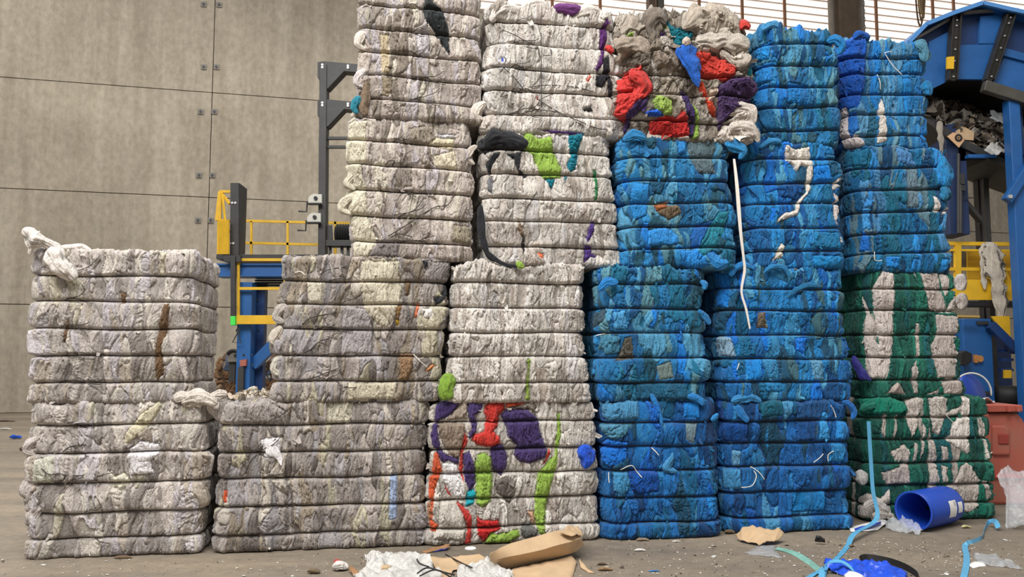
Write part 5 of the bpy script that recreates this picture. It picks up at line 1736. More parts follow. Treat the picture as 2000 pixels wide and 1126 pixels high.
# A2: knotted cloth sticking up and hanging over the edge
r_ = B['A2'].root
rag('knotted_cloth', [front(CA, x, y, o) for x, y, o in ((128, 494, .02), (108, 482, .05), (92, 474, .06), (76, 470, .07), (62, 458, .07), (54, 447, .07))], [.03, .028, .03, .062, .045, .02], WHT, r_, flat=.6, ripple=.8, nrip=12, seed=1, facing=FN)
rag('knotted_cloth', [front(CA, x, y, o) for x, y, o in ((100, 486, .06), (112, 500, .09), (130, 522, .09), (148, 540, .08), (154, 548, .07))], [.025, .05, .06, .045, .012], WHT, r_, flat=.5, ripple=.9, nrip=14, seed=2, facing=FN)
rag('knotted_cloth', [front(CA, x, y, o) for x, y, o in ((116, 488, .02), (140, 482, .0), (160, 480, -.02), (180, 492, -.02))], [.03, .022, .022, .02], WHT, r_, flat=.7, ripple=.3, nrip=6, seed=3, facing=FN)
rag('knotted_cloth', [front(CA, x, y, o) for x, y, o in ((76, 474, .07), (68, 486, .07), (63, 500, .06))], [.035, .02, .008], WHT, r_, flat=.6, ripple=.4, nrip=6, seed=4, facing=FN)
# A1: loose fluffy white cloth at the top right corner
for k, (pts, rr) in enumerate((([(355, 788), (380, 778), (400, 776), (425, 790)], [.03, .05, .05, .02]), ([(392, 782), (408, 792), (416, 805), (420, 822)], [.03, .045, .035, .01]),
                               ([(340, 782), (356, 774), (372, 776), (388, 786)], [.02, .04, .03, .02]), ([(405, 776), (425, 770), (440, 772)], [.02, .035, .015]))):
    rag('loose_cloth', [front(CA, x, y, .0 - .10 * (k % 2)) for x, y in pts], rr, (216, 206, 196), B['A1'].root, flat=.5, ripple=1.0, nrip=9, seed=10 + k, facing=FN)
for k, (x, y) in enumerate(((52, 868), (48, 950), (62, 1000), (70, 1075), (60, 925))):
    rag('loose_cloth', fp(CA, [(x + 22, y - 14), (x + 4, y), (x - 2, y + 12), (x + 14, y + 20)], -.03), [.02, .035, .03, .01], (200, 191, 186), B['A1'].root, flat=.4, ripple=.9, nrip=7, seed=20 + k, facing=FN)
fluff = waste_heap('loose_fluff', [tuple(front(CB, 436, 783, -.10)), tuple(front(CB, 545, 783, -.10)), tuple(front(CB, 560, 777, -.7)), tuple(front(CB, 470, 777, -.7))], 170, 9, .07, [(226, 216, 200), (214, 204, 188), (232, 222, 206), (206, 190, 168)], B['B1'].root)
fluff['kind'] = 'stuff'
B['B1'].strip([(515, 862), (530, 875), (545, 890), (550, 908)], [.03, .05, .03, .008], (236, 232, 234), seed=3)
# ragged left edges of the B bales
for k, (c, key, x, y, col) in enumerate(((CB, 'B2', 545, 610, (190, 182, 174)), (CB, 'B2', 538, 655, (200, 190, 176)), (CB, 'B2', 540, 712, (204, 198, 184)), (CB, 'B3', 676, 398, (216, 208, 188)), (CB, 'B3', 684, 350, (214, 206, 186)),
                                         (CB, 'B4', 706, 76, (222, 212, 200)), (CB, 'B4', 704, 150, (206, 198, 196)), (CB, 'B3', 918, 300, (196, 186, 174)), (CB, 'B4', 936, 215, (220, 210, 198)))):
    rag('loose_cloth', fp(c, [(x + 14, y - 16), (x, y - 4), (x - 6, y + 10), (x + 10, y + 20)], -.01), [.02, .034, .03, .01], col, B[key].root, flat=.35, ripple=.9, nrip=10, seed=30 + k, facing=FN)
rag('teal_rag', fp(CB, [(704, 190), (696, 200), (692, 212), (700, 222)], .02), [.025, .04, .035, .01], (48, 128, 148), B['B4'].root, flat=.5, ripple=.4, seed=41, facing=FN)
rag('brown_rag', fp(CB, [(716, 160), (712, 190), (708, 210), (716, 226)], .02), [.02, .035, .04, .015], (128, 110, 92), B['B4'].root, flat=.5, ripple=.5, seed=42, facing=FN)
# C bales
rag('purple_roll', fp(CC_, [(1082, 18), (1095, 16), (1115, 15), (1130, 17), (1140, 20)], -.02), [.04, .05, .055, .045, .02], (112, 62, 120), B['C4'].root, flat=.9, ripple=.2, nrip=8, seed=50, facing=FN)
for k, (pts, rr) in enumerate((([(958, 40), (975, 22), (1000, 16), (1018, 34)], [.03, .06, .06, .03]), ([(1018, 36), (1035, 14), (1058, 10), (1078, 34)], [.03, .06, .065, .03]), ([(1120, 30), (1145, 22), (1168, 24), (1184, 44)], [.03, .06, .055, .02]))):
    rag('cloth_fold', fp(CC_, pts, -.03), rr, (220, 212, 204), B['C4'].root, flat=.9, ripple=.35, nrip=10, seed=52 + k, facing=FN)
rag('black_strip', fp(CC_, [(938, 400), (940, 450), (948, 490), (968, 508), (992, 518), (1012, 522)], .03), [.03, .035, .03, .018, .014, .012], BLK, B['C3'].root, flat=.4, ripple=.3, seed=56, facing=FN)
rag('black_roll', fp(CC_, [(944, 280), (965, 275), (990, 272), (1015, 280), (1026, 290)], .03), [.05, .07, .075, .065, .03], BLK, B['C3'].root, flat=.6, ripple=.3, nrip=10, seed=57, facing=FN)
rag('lime_scrap', fp(CC_, [(1006, 514), (1014, 518), (1022, 524)], .05), [.02, .035, .01], LIME, B['C3'].root, flat=.5, ripple=.4, seed=58, facing=FN)
rag('lime_rag', fp(CC_, [(878, 728), (874, 745), (872, 762), (876, 780)], .02), [.04, .07, .07, .04], (128, 162, 62), B['C2'].root, flat=.5, ripple=.45, nrip=10, seed=59, facing=FN)
rag('blue_tuft', fp(CC_, [(1142, 866), (1140, 880), (1142, 898), (1140, 914)], .05), [.03, .05, .05, .012], (40, 92, 216), B['C1'].root, flat=.5, ripple=1.1, nrip=12, seed=60, facing=FN)
for pts in ([(240, 215), (330, 260), (430, 320), (500, 350)], [(500, 350), (512, 390), (520, 430)], [(100, 440), (160, 490), (235, 520), (330, 600), (430, 690), (560, 780), (700, 870), (850, 960)],
            [(230, 730), (350, 690), (480, 650), (640, 640), (800, 660), (930, 690)], [(360, 840), (400, 795), (480, 805), (520, 770)], [(590, 360), (612, 380), (602, 420), (550, 422)],
            [(535, 240), (532, 500), (540, 800)], [(740, 890), (850, 940), (960, 980), (1100, 980)], [(180, 870), (300, 850), (420, 820), (550, 830), (650, 845)], [(235, 515), (330, 520), (400, 500), (430, 520)]):
    B['C4'].string(cr(920, 0, .2575, pts), .0038, M_WIRE2, 'tangled_wire', .014)
for key, o_, lst in (('B3', (660, 220, .2753), ([(360, 870), (480, 800), (600, 720), (700, 665), (780, 650), (830, 570)], [(380, 880), (430, 855), (530, 880)], [(340, 365), (360, 340), (400, 345), (385, 370)])),
                     ('B2', (530, 480, .2842), ([(150, 755), (250, 720), (330, 660), (400, 640)], [(190, 560), (280, 490), (450, 460)], [(330, 200), (400, 165), (520, 145)], [(145, 925), (280, 910), (380, 870), (460, 840)])),
                     ('B1', (0, 740, .3428), ([(1390, 540), (1440, 450), (1500, 420), (1570, 340)], [(1480, 380), (1500, 430)])),
                     ('A1', (0, 740, .3428), ([(240, 505), (290, 540), (340, 535), (380, 545), (485, 545)], [(380, 545), (350, 585), (300, 595)], [(355, 415), (400, 385), (490, 375)], [(380, 250), (430, 245), (500, 262)]))):
    for pts in lst:
        B[key].string(cr(*o_, pts), .0045, M_WIRE2, 'tie_wire', .014)
B['B2'].string(cr(530, 480, .2842, [(975, 745), (1020, 790), (1070, 830)]), .004, M_STR)
B['B2'].string(cr(530, 480, .2842, [(160, 180), (200, 175), (230, 200)]), .004, M_STR)
# multicoloured bale
o = rag('blue_rag', fp(CD, [(1331, 92), (1333, 106), (1342, 130), (1350, 155), (1357, 177)], .10), [.035, .075, .075, .055, .008], (40, 100, 196), B['D4'].root, flat=.35, ripple=.5, nrip=9, seed=70, facing=FN)
rag('pale_knot', fp(CD, [(1326, 84), (1332, 90), (1336, 98)], .12), [.02, .035, .02], (204, 186, 172), B['D4'].root, flat=.8, ripple=.3, seed=71, facing=FN)
rag('red_tuft', fp(CD, [(1184, 88), (1192, 92), (1200, 100)], -.05), [.02, .045, .02], (206, 62, 60), B['D4'].root, flat=.8, ripple=.5, seed=72, facing=FN)
for k, (pts, rr, col) in enumerate((([(1270, 90), (1268, 60), (1282, 40), (1300, 48)], [.05, .09, .08, .04], (124, 114, 104)), ([(1330, 60), (1360, 40), (1400, 34), (1440, 52)], [.05, .10, .10, .05], (186, 174, 160)),
                                    ([(1355, 85), (1395, 80), (1430, 84), (1460, 96)], [.04, .09, .09, .04], (198, 188, 176)), ([(1200, 100), (1220, 90), (1245, 92), (1262, 110)], [.05, .09, .08, .03], (166, 152, 138)),
                                    ([(1405, 100), (1425, 120), (1446, 124), (1462, 110)], [.03, .05, .06, .03], (190, 178, 166)), ([(1288, 110), (1300, 104), (1318, 120), (1306, 140)], [.03, .05, .06, .03], (140, 126, 114)),
                                    ([(1225, 150), (1245, 155), (1250, 175), (1236, 200)], [.04, .07, .07, .03], (206, 64, 60)), ([(1416, 225), (1440, 215), (1462, 222), (1466, 245)], [.03, .06, .06, .03], (212, 202, 192)),
                                    ([(1420, 255), (1445, 250), (1470, 262), (1478, 280)], [.04, .07, .06, .02], (214, 204, 194)), ([(1440, 60), (1450, 52), (1462, 58)], [.02, .045, .015], (206, 66, 60)))):
    rag('rag_bundle', fp(CD, pts, .04), [q * .88 for q in rr], col, B['D4'].root, flat=.42, ripple=1.0, nrip=14, seed=73 + k, facing=FN)
# blue bales: flaps, strings
for key, c, pts, rr, col in (('D1', CD, [(1268, 768), (1276, 780), (1284, 800), (1290, 830)], [.012, .035, .035, .015], (44, 132, 206)), ('D1', CD, [(1340, 774), (1352, 776), (1364, 780), (1370, 792)], [.02, .05, .05, .02], (46, 132, 204)),
                             ('D1', CD, [(1312, 882), (1310, 895), (1300, 912), (1322, 920)], [.008, .03, .045, .02], (70, 144, 196)), ('D1', CD, [(1400, 806), (1394, 814), (1386, 820)], [.01, .035, .02], (50, 138, 206)),
                             ('E1', CE, [(1425, 784), (1440, 780), (1462, 776), (1485, 784)], [.02, .05, .05, .02], (60, 140, 200)), ('E1', CE, [(1436, 790), (1446, 806), (1460, 822)], [.03, .05, .03], (44, 128, 200)),
                             ('E1', CE, [(1640, 784), (1656, 790), (1666, 804), (1660, 818)], [.02, .04, .04, .02], (40, 112, 190)), ('E2', CE, [(1488, 534), (1506, 522), (1528, 524), (1540, 542)], [.02, .035, .035, .02], (40, 122, 176)),
                             ('E2', CE, [(1532, 582), (1552, 566), (1576, 556), (1600, 560)], [.015, .03, .035, .02], (36, 112, 160)), ('E2', CE, [(1424, 540), (1432, 526), (1450, 518), (1470, 526)], [.02, .045, .05, .02], (50, 136, 206)),
                             
                             ('D2', CD, [(1366, 548), (1374, 556), (1372, 566)], [.015, .035, .02], (50, 138, 206)), ('D2', CD, [(1360, 606), (1376, 618), (1384, 634)], [.03, .05, .02], (46, 120, 176)),
                             ('D2', CD, [(1168, 566), (1184, 552), (1206, 552)], [.03, .05, .03], (40, 126, 196)), ('D3', CD, [(1412, 282), (1430, 286), (1450, 296), (1440, 312)], [.03, .07, .06, .02], (48, 136, 196)),
                             ('D3', CD, [(1350, 490), (1375, 500), (1400, 516), (1420, 512)], [.03, .06, .07, .03], (48, 138, 208)), ('D3', CD, [(1215, 276), (1235, 268), (1260, 272)], [.03, .05, .03], (44, 122, 176)),
                             ('E3', CE, [(1480, 290), (1500, 280), (1524, 278)], [.02, .05, .02], (48, 130, 186)), ('E4', CE, [(1484, 60), (1500, 52), (1520, 50)], [.03, .06, .03], (72, 150, 204)),
                             ('E4', CE, [(1612, 84), (1628, 80), (1642, 92), (1632, 108)], [.03, .06, .06, .02], (30, 124, 190)),
                             ('F4', CF, [(1664, 78), (1678, 68), (1694, 74)], [.03, .06, .03], (24, 88, 176)), 
                             ('F4', CF, [(1784, 92), (1796, 92), (1802, 104), (1800, 122)], [.05, .09, .09, .05], (84, 142, 168)), ('F4', CF, [(1800, 162), (1808, 174), (1808, 188)], [.05, .08, .04], (36, 126, 184)),
                             ('F3', CF, [(1838, 306), (1840, 325), (1844, 345), (1840, 366)], [.06, .11, .12, .08], (42, 138, 200)), ('F3', CF, [(1838, 364), (1844, 378), (1838, 392)], [.06, .10, .05], (46, 126, 170)),
                             ('F3', CF, [(1752, 292), (1768, 300), (1776, 314)], [.02, .05, .02], (80, 140, 196)), 
                             ('F2', CF, [(1866, 536), (1872, 552), (1872, 568)], [.05, .09, .06], (204, 196, 192)), ('F2', CF, [(1866, 576), (1874, 590), (1872, 604)], [.05, .09, .05], (190, 180, 174)),
                             ('F1', CF, [(1676, 800), (1690, 790), (1720, 786), (1750, 790), (1770, 800)], [.03, .055, .06, .055, .03], (34, 124, 104)), 
                             ('F1', CF, [(1684, 990), (1702, 980), (1722, 990), (1736, 1000)], [.03, .06, .06, .02], (218, 210, 202)), ('F1', CF, [(1700, 1004), (1720, 1002), (1744, 1008)], [.03, .05, .02], (206, 198, 190)),
                             ):
    rag('loose_cloth', [front(c, x, y, .03) for x, y in pts], [q * .62 for q in rr], col, B[key].root, flat=.32, ripple=.9, nrip=8, seed=int(pts[0][0]), facing=FN)
for key, o_, lst in (('D1', (1130, 760, .285), ([(290, 555), (370, 525), (410, 570), (435, 605)], [(205, 575), (210, 610), (220, 645)], [(510, 400), (530, 425), (548, 450)])),
                     ('E1', (1130, 760, .285), ([(1115, 670), (1185, 655), (1225, 590), (1195, 535), (1240, 570), (1280, 620)], [(1615, 500), (1650, 470), (1680, 440)], [(1720, 115), (1745, 150), (1760, 195)], [(1720, 495), (1722, 450), (1745, 420)])),
                     ('D2', (1130, 500, .285), ([(90, 565), (130, 540), (180, 530)],)), ('E2', (1130, 500, .285), ([(1480, 85), (1520, 75), (1570, 60)], [(1085, 780), (1090, 755), (1098, 730)])),
                     ('F4', (1460, 0, .2842), ([(945, 362), (975, 358), (1000, 362)], [(955, 365), (1000, 440), (1060, 515)], [(905, 505), (915, 560), (925, 610)])),
                     ('F3', (1630, 270, .2398), ([(330, 920), (330, 990), (385, 995)],)), ('F1', (1640, 760, .325), ([(590, 110), (640, 155), (690, 200)], [(890, 370), (920, 385), (945, 380)]))):
    for pts in lst:
        B[key].string(cr(*o_, pts), .004, M_STR, 'loose_string', .02)

# long white ribbon hanging between two blue bales
def ribbon(name, pts, w, m, parent=None, wdir=None, thick=.003, seg=8):
    Q = smooth_path([Vector(p) for p in pts], seg)
    off = parent.location if parent else Vector((0, 0, 0))
    V, Fs = [], []
    ws = w if isinstance(w, (list, tuple)) else None
    for i, p in enumerate(Q):
        d = (Q[min(i + 1, len(Q) - 1)] - Q[max(i - 1, 0)]).normalized()
        wd = wdir(i / (len(Q) - 1)) if callable(wdir) else Vector(wdir)
        a = (wd - d * wd.dot(d)).normalized(); nn = d.cross(a)
        t = i / (len(Q) - 1) * (len(ws) - 1) if ws else 0
        ww = (ws[int(t)] * (1 - t % 1) + ws[min(int(t) + 1, len(ws) - 1)] * (t % 1)) if ws else w
        for sx, sy in ((-1, -1), (1, -1), (1, 1), (-1, 1)):
            V.append(p + a * sx * ww / 2 + nn * sy * thick / 2 - off)
    for i in range(len(Q) - 1):
        for k in range(4):
            k2 = (k + 1) % 4
            Fs.append((i * 4 + k, i * 4 + k2, i * 4 + 4 + k2, i * 4 + 4 + k))
    Fs.append((3, 2, 1, 0)); n = (len(Q) - 1) * 4; Fs.append((n, n + 1, n + 2, n + 3))
    me = bpy.data.meshes.new(name); me.from_pydata([tuple(v) for v in V], [], Fs); me.update()
    return link_mesh(name, me, m, parent)


M_RIB = mat('white_ribbon_cloth', (232, 226, 216), .85, 0, .06, 20)
o = ribbon('white_ribbon', [front(CE, x, y, oo) for x, y, oo in ((1423, 316, .12), (1427, 360, .13), (1431, 410, .13), (1436, 460, .12), (1443, 505, .10), (1446, 530, .09), (1440, 570, .09), (1450, 605, .08), (1458, 642, .07))],
           [.02, .032, .036, .028, .022, .026, .02, .022, .014], M_RIB, wdir=(1, .2, 0), thick=.006)
tag(o, 'long white ribbon hanging down between the blue bales, below the lumpy multicoloured bale', 'ribbon')
o = rag('purple_rag', [front(CF, x, y, .02) for x, y in ((1664, 694), (1672, 712), (1684, 730), (1700, 742))], [.02, .04, .04, .012], (56, 56, 142), flat=.4, ripple=.4, seed=90, facing=FN)
tag(o, 'dark purple rag wedged between the bright blue bale and the U-striped green bale', 'rag')
o = rag('white_bag_scrap', [front(CF, x, y, .0) for x, y in ((1676, 918), (1682, 932), (1688, 946))], [.03, .06, .03], (214, 210, 206), flat=.5, ripple=.3, seed=91, facing=FN)
tag(o, 'white plastic scrap squeezed between the dark navy blue bale and the lower green bale', 'plastic scrap')

# ------------------------------------------------------------------ fallen blue drum
dm = fl(1788, 1037)
az = math.radians(54)
ax = Vector((math.sin(az), math.cos(az), 0))
R0 = .18
oc = Vector((dm.x, dm.y + .03, R0))
drum = empty('blue_drum', Vector((oc.x + ax.x * .3, oc.y + ax.y * .3, 0)), 'open blue plastic drum lying on its side on the floor, two white labels', 'drum')
t = MB()
prof = [(0, .68), (.10, .68), (.145, .665), (.17, .63), (R0, .57), (R0, .06), (R0 - .004, .05), (R0 - .012, .045), (R0 - .012, .025), (R0 + .002, .022), (R0 + .002, 0), (R0 - .014, -.002), (R0 - .018, .01), (R0 - .018, .58), (.12, .64), (0, .65)]
t.lathe(prof, oc, ax, 48)
t.build('drum_body', M_DRUM, drum, smooth=True)
perp = (Vector((0, 0, CAM_H)) - oc); perp = (perp - ax * perp.dot(ax)).normalized(); up2 = ax.cross(perp)
if up2.z < 0: up2 = -up2


def drum_label(t0, t1, a0, a1, m, name, rr=R0 + .0025):
    V, Fs = [], []
    for i in range(9):
        a = a0 + (a1 - a0) * i / 8
        for tt in (t0, t1):
            V.append(oc + ax * tt + (perp * math.cos(a) + up2 * math.sin(a)) * rr)
    for i in range(8): Fs.append((i * 2, i * 2 + 1, i * 2 + 3, i * 2 + 2))
    t = MB(); t._add(V, Fs)
    return t.build(name, m, drum, smooth=True)


drum_label(.33, .46, -.75, .12, M_WHITE, 'label')
drum_label(.49, .57, -.58, -.02, M_WHITE, 'label')
M_INK = mat('faint_print', (150, 150, 156), .8)
for k in range(5):
    drum_label(.41, .45, .06 - k * .05, .035 - k * .05, M_INK, 'label_print', R0 + .0035)

# ------------------------------------------------------------------ litter on the floor
o = crumple('clear_film', [fl(1716, 1022), fl(1738, 1016, .06), fl(1760, 1012, .08), fl(1780, 1020, .07), fl(1802, 1036, .03), fl(1796, 1046), fl(1770, 1042), fl(1738, 1036)], M_FILM, amp=.06, freq=8, cuts=3, seed=11)
tag(o, 'clear crumpled plastic film lying at the mouth of the fallen blue drum', 'plastic film')
fr = empty('standing_film', fl(1985, 1035), 'large sheet of clear plastic film rising beside the red bin', 'plastic film')
Y0 = fl(1985, 1030).y
crumple('film_sheet', [at(1950, 926, Y0 + .3), at(1975, 922, Y0 + .35), at(2030, 920, Y0 + .4), at(2060, 980, Y0 + .3), fl(2060, 1040), fl(1985, 1034), fl(1962, 1030), at(1968, 990, Y0 + .1)], M_FILM, fr, amp=.10, freq=4, cuts=4, seed=12)
# paper with a blue stripe
pw = empty('printed_sheet', fl(1695, 1026), 'white sheet with a blue stripe on the floor left of the drum', 'paper')
crumple('paper_sheet', [fl(1657, 1030, .004), fl(1728, 1012, .03), fl(1732, 1020, .03), fl(1714, 1036, .004), fl(1662, 1038, .004)], M_WHITE, pw, amp=.012, freq=5, cuts=2, seed=13, thick=.002)
crumple('blue_stripe', [fl(1668, 1032, .022), fl(1720, 1018, .044), fl(1722, 1022, .044), fl(1672, 1036, .022)], mat('stripe_blue', (46, 74, 186), .6), pw, amp=.010, freq=5, cuts=2, seed=13, thick=.002)
# crumpled brown cardboard by the blue bales
o = crumple('crumpled_cardboard', [fl(1436, 1050, .02), fl(1448, 1036, .09), fl(1490, 1033, .10), fl(1520, 1036, .10), fl(1531, 1046, .06), fl(1512, 1060, .02), fl(1480, 1064, .01), fl(1450, 1058, .01)], M_CARD, amp=.035, freq=6, cuts=3, seed=14, thick=.006)
tag(o, 'crumpled brown cardboard piece on the floor before the dark navy blue bale', 'cardboard')
o = crumple('film_scrap', [fl(1455, 1081), fl(1480, 1066), fl(1512, 1064), fl(1514, 1078), fl(1528, 1090), fl(1490, 1086)], M_FILM, amp=.02, freq=8, cuts=2, seed=15)
tag(o, 'grey translucent film scrap below the crumpled brown cardboard', 'plastic scrap')
o = ribbon('green_strap', [fl(1516, 1070, .012), fl(1534, 1074, .012), fl(1556, 1082, .012), fl(1578, 1096, .01), fl(1600, 1114, .01)], .05, mat('pale_green_strap', (120, 168, 156), .6, 0, .2, 14), wdir=(.3, 1, .2), thick=.004)
tag(o, 'crumpled pale green strap leading from the film scrap to the blue strap', 'strap')
# light blue strap hanging at the bale corner and curling over the floor
sr = empty('blue_strap', fl(1670, 1060), 'light blue strap hanging from the bale corner and curling on the floor', 'strap')
P1 = [front(CF, 1680, 820, .14), front(CF, 1681, 880, .16), front(CF, 1681, 950, .2), front(CF, 1676, 1000, .3), fl(1668, 1042, .06), fl(1655, 1066, .008), fl(1630, 1094, .008), fl(1612, 1108, .02), fl(1606, 1130, .01), fl(1604, 1150, .01)]
ribbon('strap_band', P1, .042, M_STRAP, sr, wdir=lambda u: Vector((1, .25, 0)), thick=.002)
ribbon('strap_band', [fl(1604, 1128, .012), fl(1608, 1108, .05), fl(1622, 1097, .09), fl(1644, 1096, .09), fl(1664, 1110, .05), fl(1668, 1124, .012)], .042, M_STRAP, sr, wdir=lambda u: Vector((.5, .8, .2)), thick=.002)
ribbon('strap_band', [fl(1606, 1112, .02), fl(1590, 1120, .01), fl(1572, 1132, .01)], .042, M_STRAP, sr, wdir=(.3, 1, 0), thick=.002)
s2 = ribbon('blue_strap', [fl(1950, 1030, .03), fl(1944, 1018, .07), fl(1932, 1018, .05), fl(1922, 1036, .01), fl(1918, 1050, .01), fl(1900, 1058, .01), fl(1885, 1064, .008), fl(1888, 1086, .008), fl(1886, 1110, .008), fl(1878, 1140, .008)], .045, M_STRAP,
            wdir=lambda u: Vector((1, .2, 0)) if u > .65 else Vector((.5, .6, .6)), thick=.002)
tag(s2, 'light blue strap snaking over the floor right of the drum', 'strap')
o = ribbon('black_strap', [fl(1680, 1092, .02), fl(1686, 1088, .03), fl(1702, 1088, .03), fl(1738, 1095, .03), fl(1768, 1106, .03), fl(1790, 1120, .03), fl(1796, 1132, .03)], .048, M_BLACK, wdir=(0, .25, 1), thick=.004)
tag(o, 'black strap standing on edge behind the blue plastic sheet', 'strap')
o = crumple('blue_plastic_sheet', [fl(1610, 1106), fl(1618, 1098, .03), fl(1650, 1095, .07), fl(1694, 1099, .06), fl(1740, 1108, .03), fl(1774, 1122, .01), fl(1772, 1136), fl(1700, 1134), fl(1625, 1120)], M_BLUEFILM, amp=.045, freq=9, cuts=4, seed=16)
tag(o, 'shiny royal blue plastic sheet crumpled on the floor at the bottom edge', 'plastic sheet')
o = crumple('white_foam_piece', [fl(1648, 1124, .05), fl(1658, 1116, .07), fl(1684, 1124, .06), fl(1690, 1132, .04), fl(1660, 1134, .04)], M_WHITE, amp=.01, freq=6, cuts=2, seed=17, thick=.02)
tag(o, 'white foam piece at the front edge of the blue plastic sheet', 'foam')
o = crumple('paper_scrap', [fl(1889, 1103), fl(1904, 1096), fl(1922, 1098), fl(1926, 1105), fl(1900, 1109)], M_WHITE, amp=.012, freq=8, cuts=2, seed=18)
tag(o, 'flat white paper scrap right of the snaking light blue strap', 'paper')
o = crumple('film_scrap', [fl(1902, 1084), fl(1945, 1082), fl(1955, 1092), fl(1978, 1096), fl(1996, 1114), fl(1960, 1108), fl(1925, 1104), fl(1908, 1096)], M_FILM, amp=.03, freq=7, cuts=3, seed=19)
tag(o, 'clear film scrap beside the white paper near the right edge', 'plastic scrap')
o = crumple('rubber_lump', [fl(1592, 1060, .01), fl(1594, 1052, .05), fl(1602, 1050, .06), fl(1611, 1055, .04), fl(1611, 1062, .01)], M_BLACK, amp=.02, freq=14, cuts=2, seed=20, thick=.02)
tag(o, 'small black rubber lump on the floor between cardboard and blue strap', 'rubber')
# big folded cardboard in front
bc = empty('folded_cardboard', fl(1050, 1090), 'large folded brown cardboard box leaning on the patchwork bale base', 'cardboard')
def loft(name, curves, m, parent, thick=.006, nz=.006, seed=0):
    off = parent.location
    n = 14
    V, Fs = [], []
    C_ = []
    for c in curves:
        q = []
        for i in range(n):
            u = i / (n - 1) * (len(c) - 1); k = min(int(u), len(c) - 2); f = u - k
            q.append(Vector(c[k]).lerp(Vector(c[k + 1]), f))
        C_.append(q)
    rows = []
    for j in range(len(C_) - 1):
        for s_ in range(4):
            rows.append([C_[j][i].lerp(C_[j + 1][i], s_ / 4) for i in range(n)])
    rows.append(C_[-1])
    for r_ in rows:
        for p in r_:
            w = mnoise.noise_vector(p * 7 + Vector((seed, 0, 0))) * nz
            V.append(p + w - off)
    for j in range(len(rows) - 1):
        for i in range(n - 1):
            a = j * n + i
            Fs.append((a, a + 1, a + n + 1, a + n))
    me = bpy.data.meshes.new(name); me.from_pydata([tuple(v) for v in V], [], Fs)
    me.polygons.foreach_set('use_smooth', [True] * len(Fs)); me.update()
    for ed in me.edges:
        a_, b_ = ed.vertices[0] // n, ed.vertices[1] // n
        if a_ == b_ and a_ % 4 == 0: ed.use_edge_sharp = True
    o = link_mesh(name, me, m, parent)
    md = o.modifiers.new('thickness', 'SOLIDIFY'); md.thickness = thick; md.offset = 0
    return o


yb = fl(985, 1112)
loft('box_panel', [[fl(984, 1112, .01), fl(1050, 1096, .03), fl(1124, 1078, .06), fl(1140, 1064, .10)], [fl(958, 1094, .11), fl(1020, 1082, .13), fl(1090, 1064, .16), fl(1136, 1050, .17)],
                   [fl(957, 1080, .17), fl(985, 1066, .19), fl(1086, 1036, .24), fl(1128, 1030, .23)], [fl(975, 1072, .10), fl(1000, 1060, .12), fl(1090, 1036, .16), fl(1130, 1034, .14)]], M_CARD, bc, nz=.006, seed=1)
crumple('torn_edge', [fl(1094, 1038, .24), fl(1110, 1028, .25), fl(1130, 1030, .23), fl(1138, 1046, .18), fl(1120, 1048, .20), fl(1106, 1044, .22)], M_CARD, bc, amp=.02, freq=12, cuts=3, seed=22, floor=False)
o = crumple('cardboard_sheet', [fl(1002, 1112, .02), fl(1060, 1098, .03), fl(1116, 1086, .03), fl(1127, 1096, .02), fl(1116, 1130, .004), fl(1090, 1150, .004), fl(985, 1150, .004), fl(980, 1128, .004)], M_CARD, amp=.014, freq=3, cuts=3, seed=23)
tag(o, 'flat brown cardboard sheet under the front of the folded cardboard box', 'cardboard')
o = crumple('cardboard_sheet', [fl(838, 1088, .05), fl(880, 1090, .03), fl(912, 1084, .05), fl(935, 1082, .08), fl(952, 1092, .05), fl(938, 1104, .02), fl(886, 1114, .01), fl(872, 1140, .004), fl(850, 1110, .02)], M_CARD, amp=.02, freq=4, cuts=3, seed=24)
tag(o, 'torn brown cardboard sheet between the milky film and the folded box', 'cardboard')
o = crumple('cardboard_strip', [fl(1130, 1092, .03), fl(1136, 1098, .02), fl(1150, 1112, .01), fl(1163, 1118, .006), fl(1150, 1118, .004), fl(1134, 1108, .006)], M_CARD, amp=.012, freq=8, cuts=2, seed=25)
tag(o, 'narrow curled cardboard strip at the right end of the folded box', 'cardboard')
o = crumple('milky_film', [fl(690, 1130), fl(714, 1108, .04), fl(712, 1088, .06), fl(742, 1082, .08), fl(772, 1090, .05), fl(800, 1080, .10), fl(826, 1090, .07), fl(842, 1104, .05), fl(862, 1126, .01), fl(868, 1150), fl(700, 1150)], M_FILMW, amp=.06, freq=6, cuts=5, seed=26, thick=.0015)
tag(o, 'milky plastic film heap on the floor at the bottom, left of the cardboard', 'plastic film')
o = crumple('milky_film', [fl(890, 1130), fl(894, 1112, .03), fl(930, 1100, .06), fl(962, 1102, .06), fl(1000, 1118, .03), fl(1008, 1135), fl(990, 1150), fl(895, 1150)], M_FILMW, amp=.055, freq=7, cuts=5, seed=27, thick=.0015)
tag(o, 'smaller milky plastic film lying over the front of the cardboard sheets', 'plastic film')
o = empty('black_tie_wires', fl(850, 1118), 'loose black wires lying across film and torn cardboard', 'wire')
for pts in ([(815, 1119, .08), (835, 1108, .10), (868, 1117, .07), (888, 1122, .05)], [(811, 1078, .02), (818, 1098, .10), (838, 1106, .10)], [(820, 1124, .08), (850, 1112, .1), (880, 1126, .05)], [(870, 1082, .03), (900, 1098, .06), (922, 1108, .07)]):
    MB().tube(smooth_path([fl(*p) for p in pts], 6), .006, 6).build('wire', M_BLACK, o, smooth=True)
